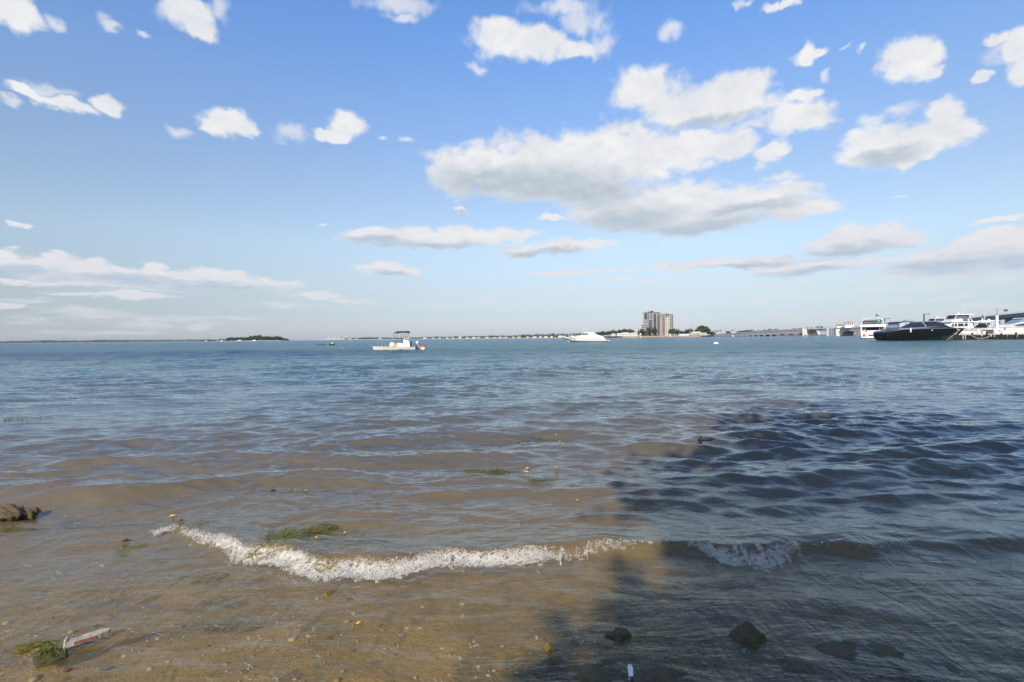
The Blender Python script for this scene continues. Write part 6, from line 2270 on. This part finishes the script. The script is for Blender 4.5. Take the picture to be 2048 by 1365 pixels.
    for i in range(n):
        y0, y1 = Ya + (Yb - Ya) * i / n, Ya + (Yb - Ya) * (i + 1) / n
        z0, z1 = zd(y0) - .4, zd(y1) - .4
        d0 = 1.5 + 1.6 * abs(2 * i / n - 1); d1 = 1.5 + 1.6 * abs(2 * (i + 1) / n - 1)
        mb.tube([P(y0, z0 - d0, -.2), P(y1, z1 - d1, -.2)], .22, 5)
        mb.tube([P(y0, z0 - d0, -.2), P(y1, z1, -.2)], .16, 5)
        mb.tube([P(y0, z0, -.2), P(y0, z0 - d0, -.2)], .16, 5)
    mb.build('truss', ST, root)
    mb = MB()
    mb.add([P(Ya, zd(Ya) - 1.0), P(Yb, zd(Yb) - 1.0), P(Yb, zd(Yb)), P(Ya, zd(Ya)), P(Ya, zd(Ya) - 1.0, 10), P(Yb, zd(Yb) - 1.0, 10), P(Yb, zd(Yb), 10), P(Ya, zd(Ya), 10)], [(0, 1, 2, 3), (4, 7, 6, 5), (3, 2, 6, 7), (0, 4, 5, 1), (0, 3, 7, 4), (1, 5, 6, 2)])
    mb.build('lifting_deck', ST, root)
    mb = MB()
    mb.tube([P(Ya, zd(Ya) + 1.1, -.1), P(Yb, zd(Yb) + 1.1, -.1)], .1, 5)
    for i in range(15):
        y = Ya + (Yb - Ya) * i / 14
        mb.tube([P(y, zd(y), -.1), P(y, zd(y) + 1.1, -.1)], .09, 5)
    mb.build('rail', mat('grey_bridge_rail', (.30, .32, .35), .5), root)
    # timber fender piles in front of the span
    mb = MB()
    for i in range(24):
        y = Ya + (Yb - Ya) * i / 23
        mb.tube([P(y, -1, -3.4), P(y, 1.7, -3.4)], .3, 6)
    mb.add([P(Ya, .9, -3.75), P(Yb, .9, -3.75), P(Yb, 1.5, -3.75), P(Ya, 1.5, -3.75), P(Ya, .9, -3.6), P(Yb, .9, -3.6), P(Yb, 1.5, -3.6), P(Ya, 1.5, -3.6)], [(0, 1, 2, 3), (4, 7, 6, 5), (3, 2, 6, 7), (0, 4, 5, 1)])
    mb.build('fender_piles', mat('tan_timber_fender', (.40, .30, .21), .9), root)
    # parapet in long runs, and slim lamp standards along it
    for a, b in ((1428, 1500), (1500, 1612), (1680, 1760)):
        Ya, Yb = Y_of(b), Y_of(a)
        mb = MB()
        n = 12
        for i in range(n):
            y0, y1 = Ya + (Yb - Ya) * i / n, Ya + (Yb - Ya) * (i + 1) / n
            z0, z1 = zd(y0), zd(y1)
            mb.add([P(y0, z0 - .25, -.35), P(y1, z1 - .25, -.35), P(y1, z1 + .85, -.35), P(y0, z0 + .85, -.35), P(y0, z0 - .25, -.05), P(y1, z1 - .25, -.05), P(y1, z1 + .85, -.05), P(y0, z0 + .85, -.05)],
                   [(0, 1, 2, 3), (4, 7, 6, 5), (3, 2, 6, 7), (0, 4, 5, 1), (0, 3, 7, 4), (1, 5, 6, 2)])
        mb.build('parapet', CONL, root)
    for px in (1503, 1512, 1521, 1530, 1539.5, 1551, 1562, 1575, 1590, 1604):
        Y = Y_of(px)
        mb = MB(); mb.tube([P(Y, zd(Y), .4), P(Y, zd(Y) + 4.2, .4)], .11, 5); mb.tube([P(Y, zd(Y) + 4.2, .4), P(Y, zd(Y) + 4.3, -1.0)], .09, 5)
        mb.build('lamp_standard', mat('pale_lamp_metal', (.45, .46, .48), .5), root)
    return x_of, Y_of, zd


x_of, Y_of, zd = bridge()


def bridge_house(px, py0, py1, wpx, label, big=True):
    Y = Y_of(px)
    k = Y / FPX
    zb, zt = GZ(px, py1, Y), GZ(px, py0, Y)
    root = empty('bridge_house', (GX(px, Y) , Y, zb), R(-28), label, 'building')
    w_ = wpx * k * .40
    h_ = (zt - zb) * .80
    cr = mat('cream_bridge_house', (.70, .66, .56), .8, .1, .3)
    mb = MB(); mb.box(-w_, w_, -w_, w_, 0, h_); mb.build('wall', cr, root)
    rise = (zt - zb) - h_
    mb = MB()
    mb.add([(-w_ - .7, -w_ - .7, h_ + .004), (w_ + .7, -w_ - .7, h_ + .004), (w_ + .7, w_ + .7, h_ + .004), (-w_ - .7, w_ + .7, h_ + .004), (-w_ * .3, 0, zt - zb), (w_ * .3, 0, zt - zb)], [(3, 2, 1, 0), (0, 1, 5, 4), (1, 2, 5), (2, 3, 4, 5), (3, 0, 4)])
    mb.build('roof', HRT, root)
    for i in range(4):
        c = (-.72 + i * .48) * w_
        mb = MB(); mb.box(c - w_ * .17, c + w_ * .17, -w_ - .06, -w_ - .003, h_ * .56, h_ * .86); mb.build('window', HG, root)
        if big:
            mb = MB(); mb.box(-w_ - .06, -w_ - .003, c - w_ * .17, c + w_ * .17, h_ * .56, h_ * .86); mb.build('window', HG, root)
    return root


bridge_house(1698, 643.2, 656.4, 19, 'cream bridge tower house with an orange tiled roof, left of the white yacht')
bridge_house(1680, 649, 656, 15, 'lower cream bridge house with a tiled roof left of the taller one', False)

# --- elevated road behind the marina
def viaduct():
    A, B = Vector((216.0, 88.6, 0)), Vector((760.0, 1040.0, 0))
    root = empty('elevated_road', (A.x, A.y, 0), 0, 'grey elevated road on piers behind the marina at the right', 'bridge')
    d = (B - A); L = d.length; d.normalize()
    n = Vector((d.y, -d.x, 0))
    zt = 16.6
    P = lambda s, o, z: tuple(d * s + n * o + Vector((0, 0, z)))
    CON = mat('viaduct_concrete', (.27, .30, .30), .85, .2, .1)
    mb = MB()
    pr = [(0, zt - 2.6), (0, zt - .9), (-.4, zt - .85), (-.4, zt), (-.1, zt), (0, zt - .6), (13, zt - .6), (13, zt - 2.2), (9, zt - 3.4), (3, zt - 3.4)]
    mb.loft([[P(s, o, z) for o, z in pr] for s in np.linspace(0, L, 24)], True, True)
    mb.build('deck', CON, root)
    mb = MB()
    for s in np.linspace(0, L, 60):
        mb.tube([P(s, -.25, zt), P(s, -.25, zt + .7)], .07, 4)
    mb.loft([[P(s, o, z) for o, z in ((-.3, zt + .6), (-.2, zt + .6), (-.2, zt + .75), (-.3, zt + .75))] for s in (0, L)], True, True)
    mb.build('rail', mat('viaduct_rail', (.33, .36, .36), .6), root)
    for s in np.arange(18, L, 42):
        mb = MB()
        mb.loft([[P(s + a, o, z) for a, o in ((-1.2, 3), (1.2, 3), (1.2, 10), (-1.2, 10))] for z in (-2, zt - 3.41)], True, True)
        mb.build('road_pier', CON, root)
    return A, d, n, zt


A, d, n, zt = viaduct()
# dark direction sign carried over the elevated road
Y = 452.0
px = 2012
root = empty('road_sign', (GX(px, Y), Y, zt - .6), R(20), 'dark overhead road sign above the elevated road at top right', 'sign')
k = Y / FPX
zz = lambda py: GZ(px, py, Y) - zt + .6
mb = MB(); mb.box(-2.2, 2.2, -.15, .1, zz(623.4), zz(619.2)); mb.build('sign_panel', mat('dark_sign_back', (.035, .055, .065), .6, .3, 1), root)
mb = MB(); mb.box(-4.0, -3.1, -.15, .1, zz(623.2), zz(619.8)); mb.build('side_panel', mat('slate_sign_back', (.16, .20, .22), .6), root)
mb = MB(); mb.tube([(-4.1, .2, zz(621.4)), (3.4, .2, zz(621.4))], .1, 5); mb.tube([(3.4, .2, -4), (3.4, .2, zz(620.5))], .16, 6)
mb.build('gantry', mat('pale_gantry', (.50, .53, .56), .5), root)
# trees and roofs at the back of the marina
for i, (px, py, Y, w_) in enumerate(((1862, 645.5, 420, 22), (1878, 646, 400, 20), (1826, 646, 430, 22), (1845, 647, 410, 20))):
    tree(px, py, Y, w_, 'olive brown tree crown showing between the marina boats', FARLEAF2, 380 + i, .8, 'marina_tree', 'trees behind the marina')
land('marina_shore', [(GX(p, y), y) for p, y in ((1790, 430), (1850, 395), (1950, 330), (2120, 290), (2600, 250))], 70, .7, SHOREGREEN)

# --- channel posts out on the water
for px, py, Y, lab, m in ((1281, 667.2, 560, 'white channel post left of the apartment tower', OFFWHITE), (1340.2, 668.2, 560, 'cream channel post before the apartment tower', CREAM), (1465.5, 671, 620, 'small white channel post before the bridge ramp', OFFWHITE), (1003, 671.5, 520, 'dark channel post far out in the middle', DARKGREY),
                      (1637.5, 664.8, 430, 'white board post before the lifting span', WHITE)):
    h = GZ(px, py, Y)
    root = empty('channel_post', (GX(px, Y), Y, -1), 0, lab, 'post')
    mb = MB(); mb.tube([(0, 0, 0), (0, 0, h + .6)], .30 if m is not WHITE else .15, 7); mb.build('post', m, root)
    mb = MB(); mb.box(-.62, .62, -.45, -.33, h - .7, h + .95); mb.build('board', m, root)

# --- the air between: thin sea haze
def build_haze():
    m = bpy.data.materials.new("sea_haze"); m.use_nodes = True
    t = NT(m.node_tree)
    t.n.remove(t.n['Principled BSDF'])
    v = t.new('ShaderNodeVolumePrincipled')
    v.inputs['Color'].default_value = (.82, .92, 1.0, 1)
    v.inputs['Density'].default_value = HAZE
    v.inputs['Anisotropy'].default_value = 0.0
    t.l.new(v.outputs[0], t.n['Material Output'].inputs['Volume'])
    mb = MB(); mb.box(-9000, 9000, -75, 5200, -8, 90)
    o = mb.build('haze', m)
    return tag(o, kind='stuff')


HAZE = 0.00005
if HAZE:
    build_haze()
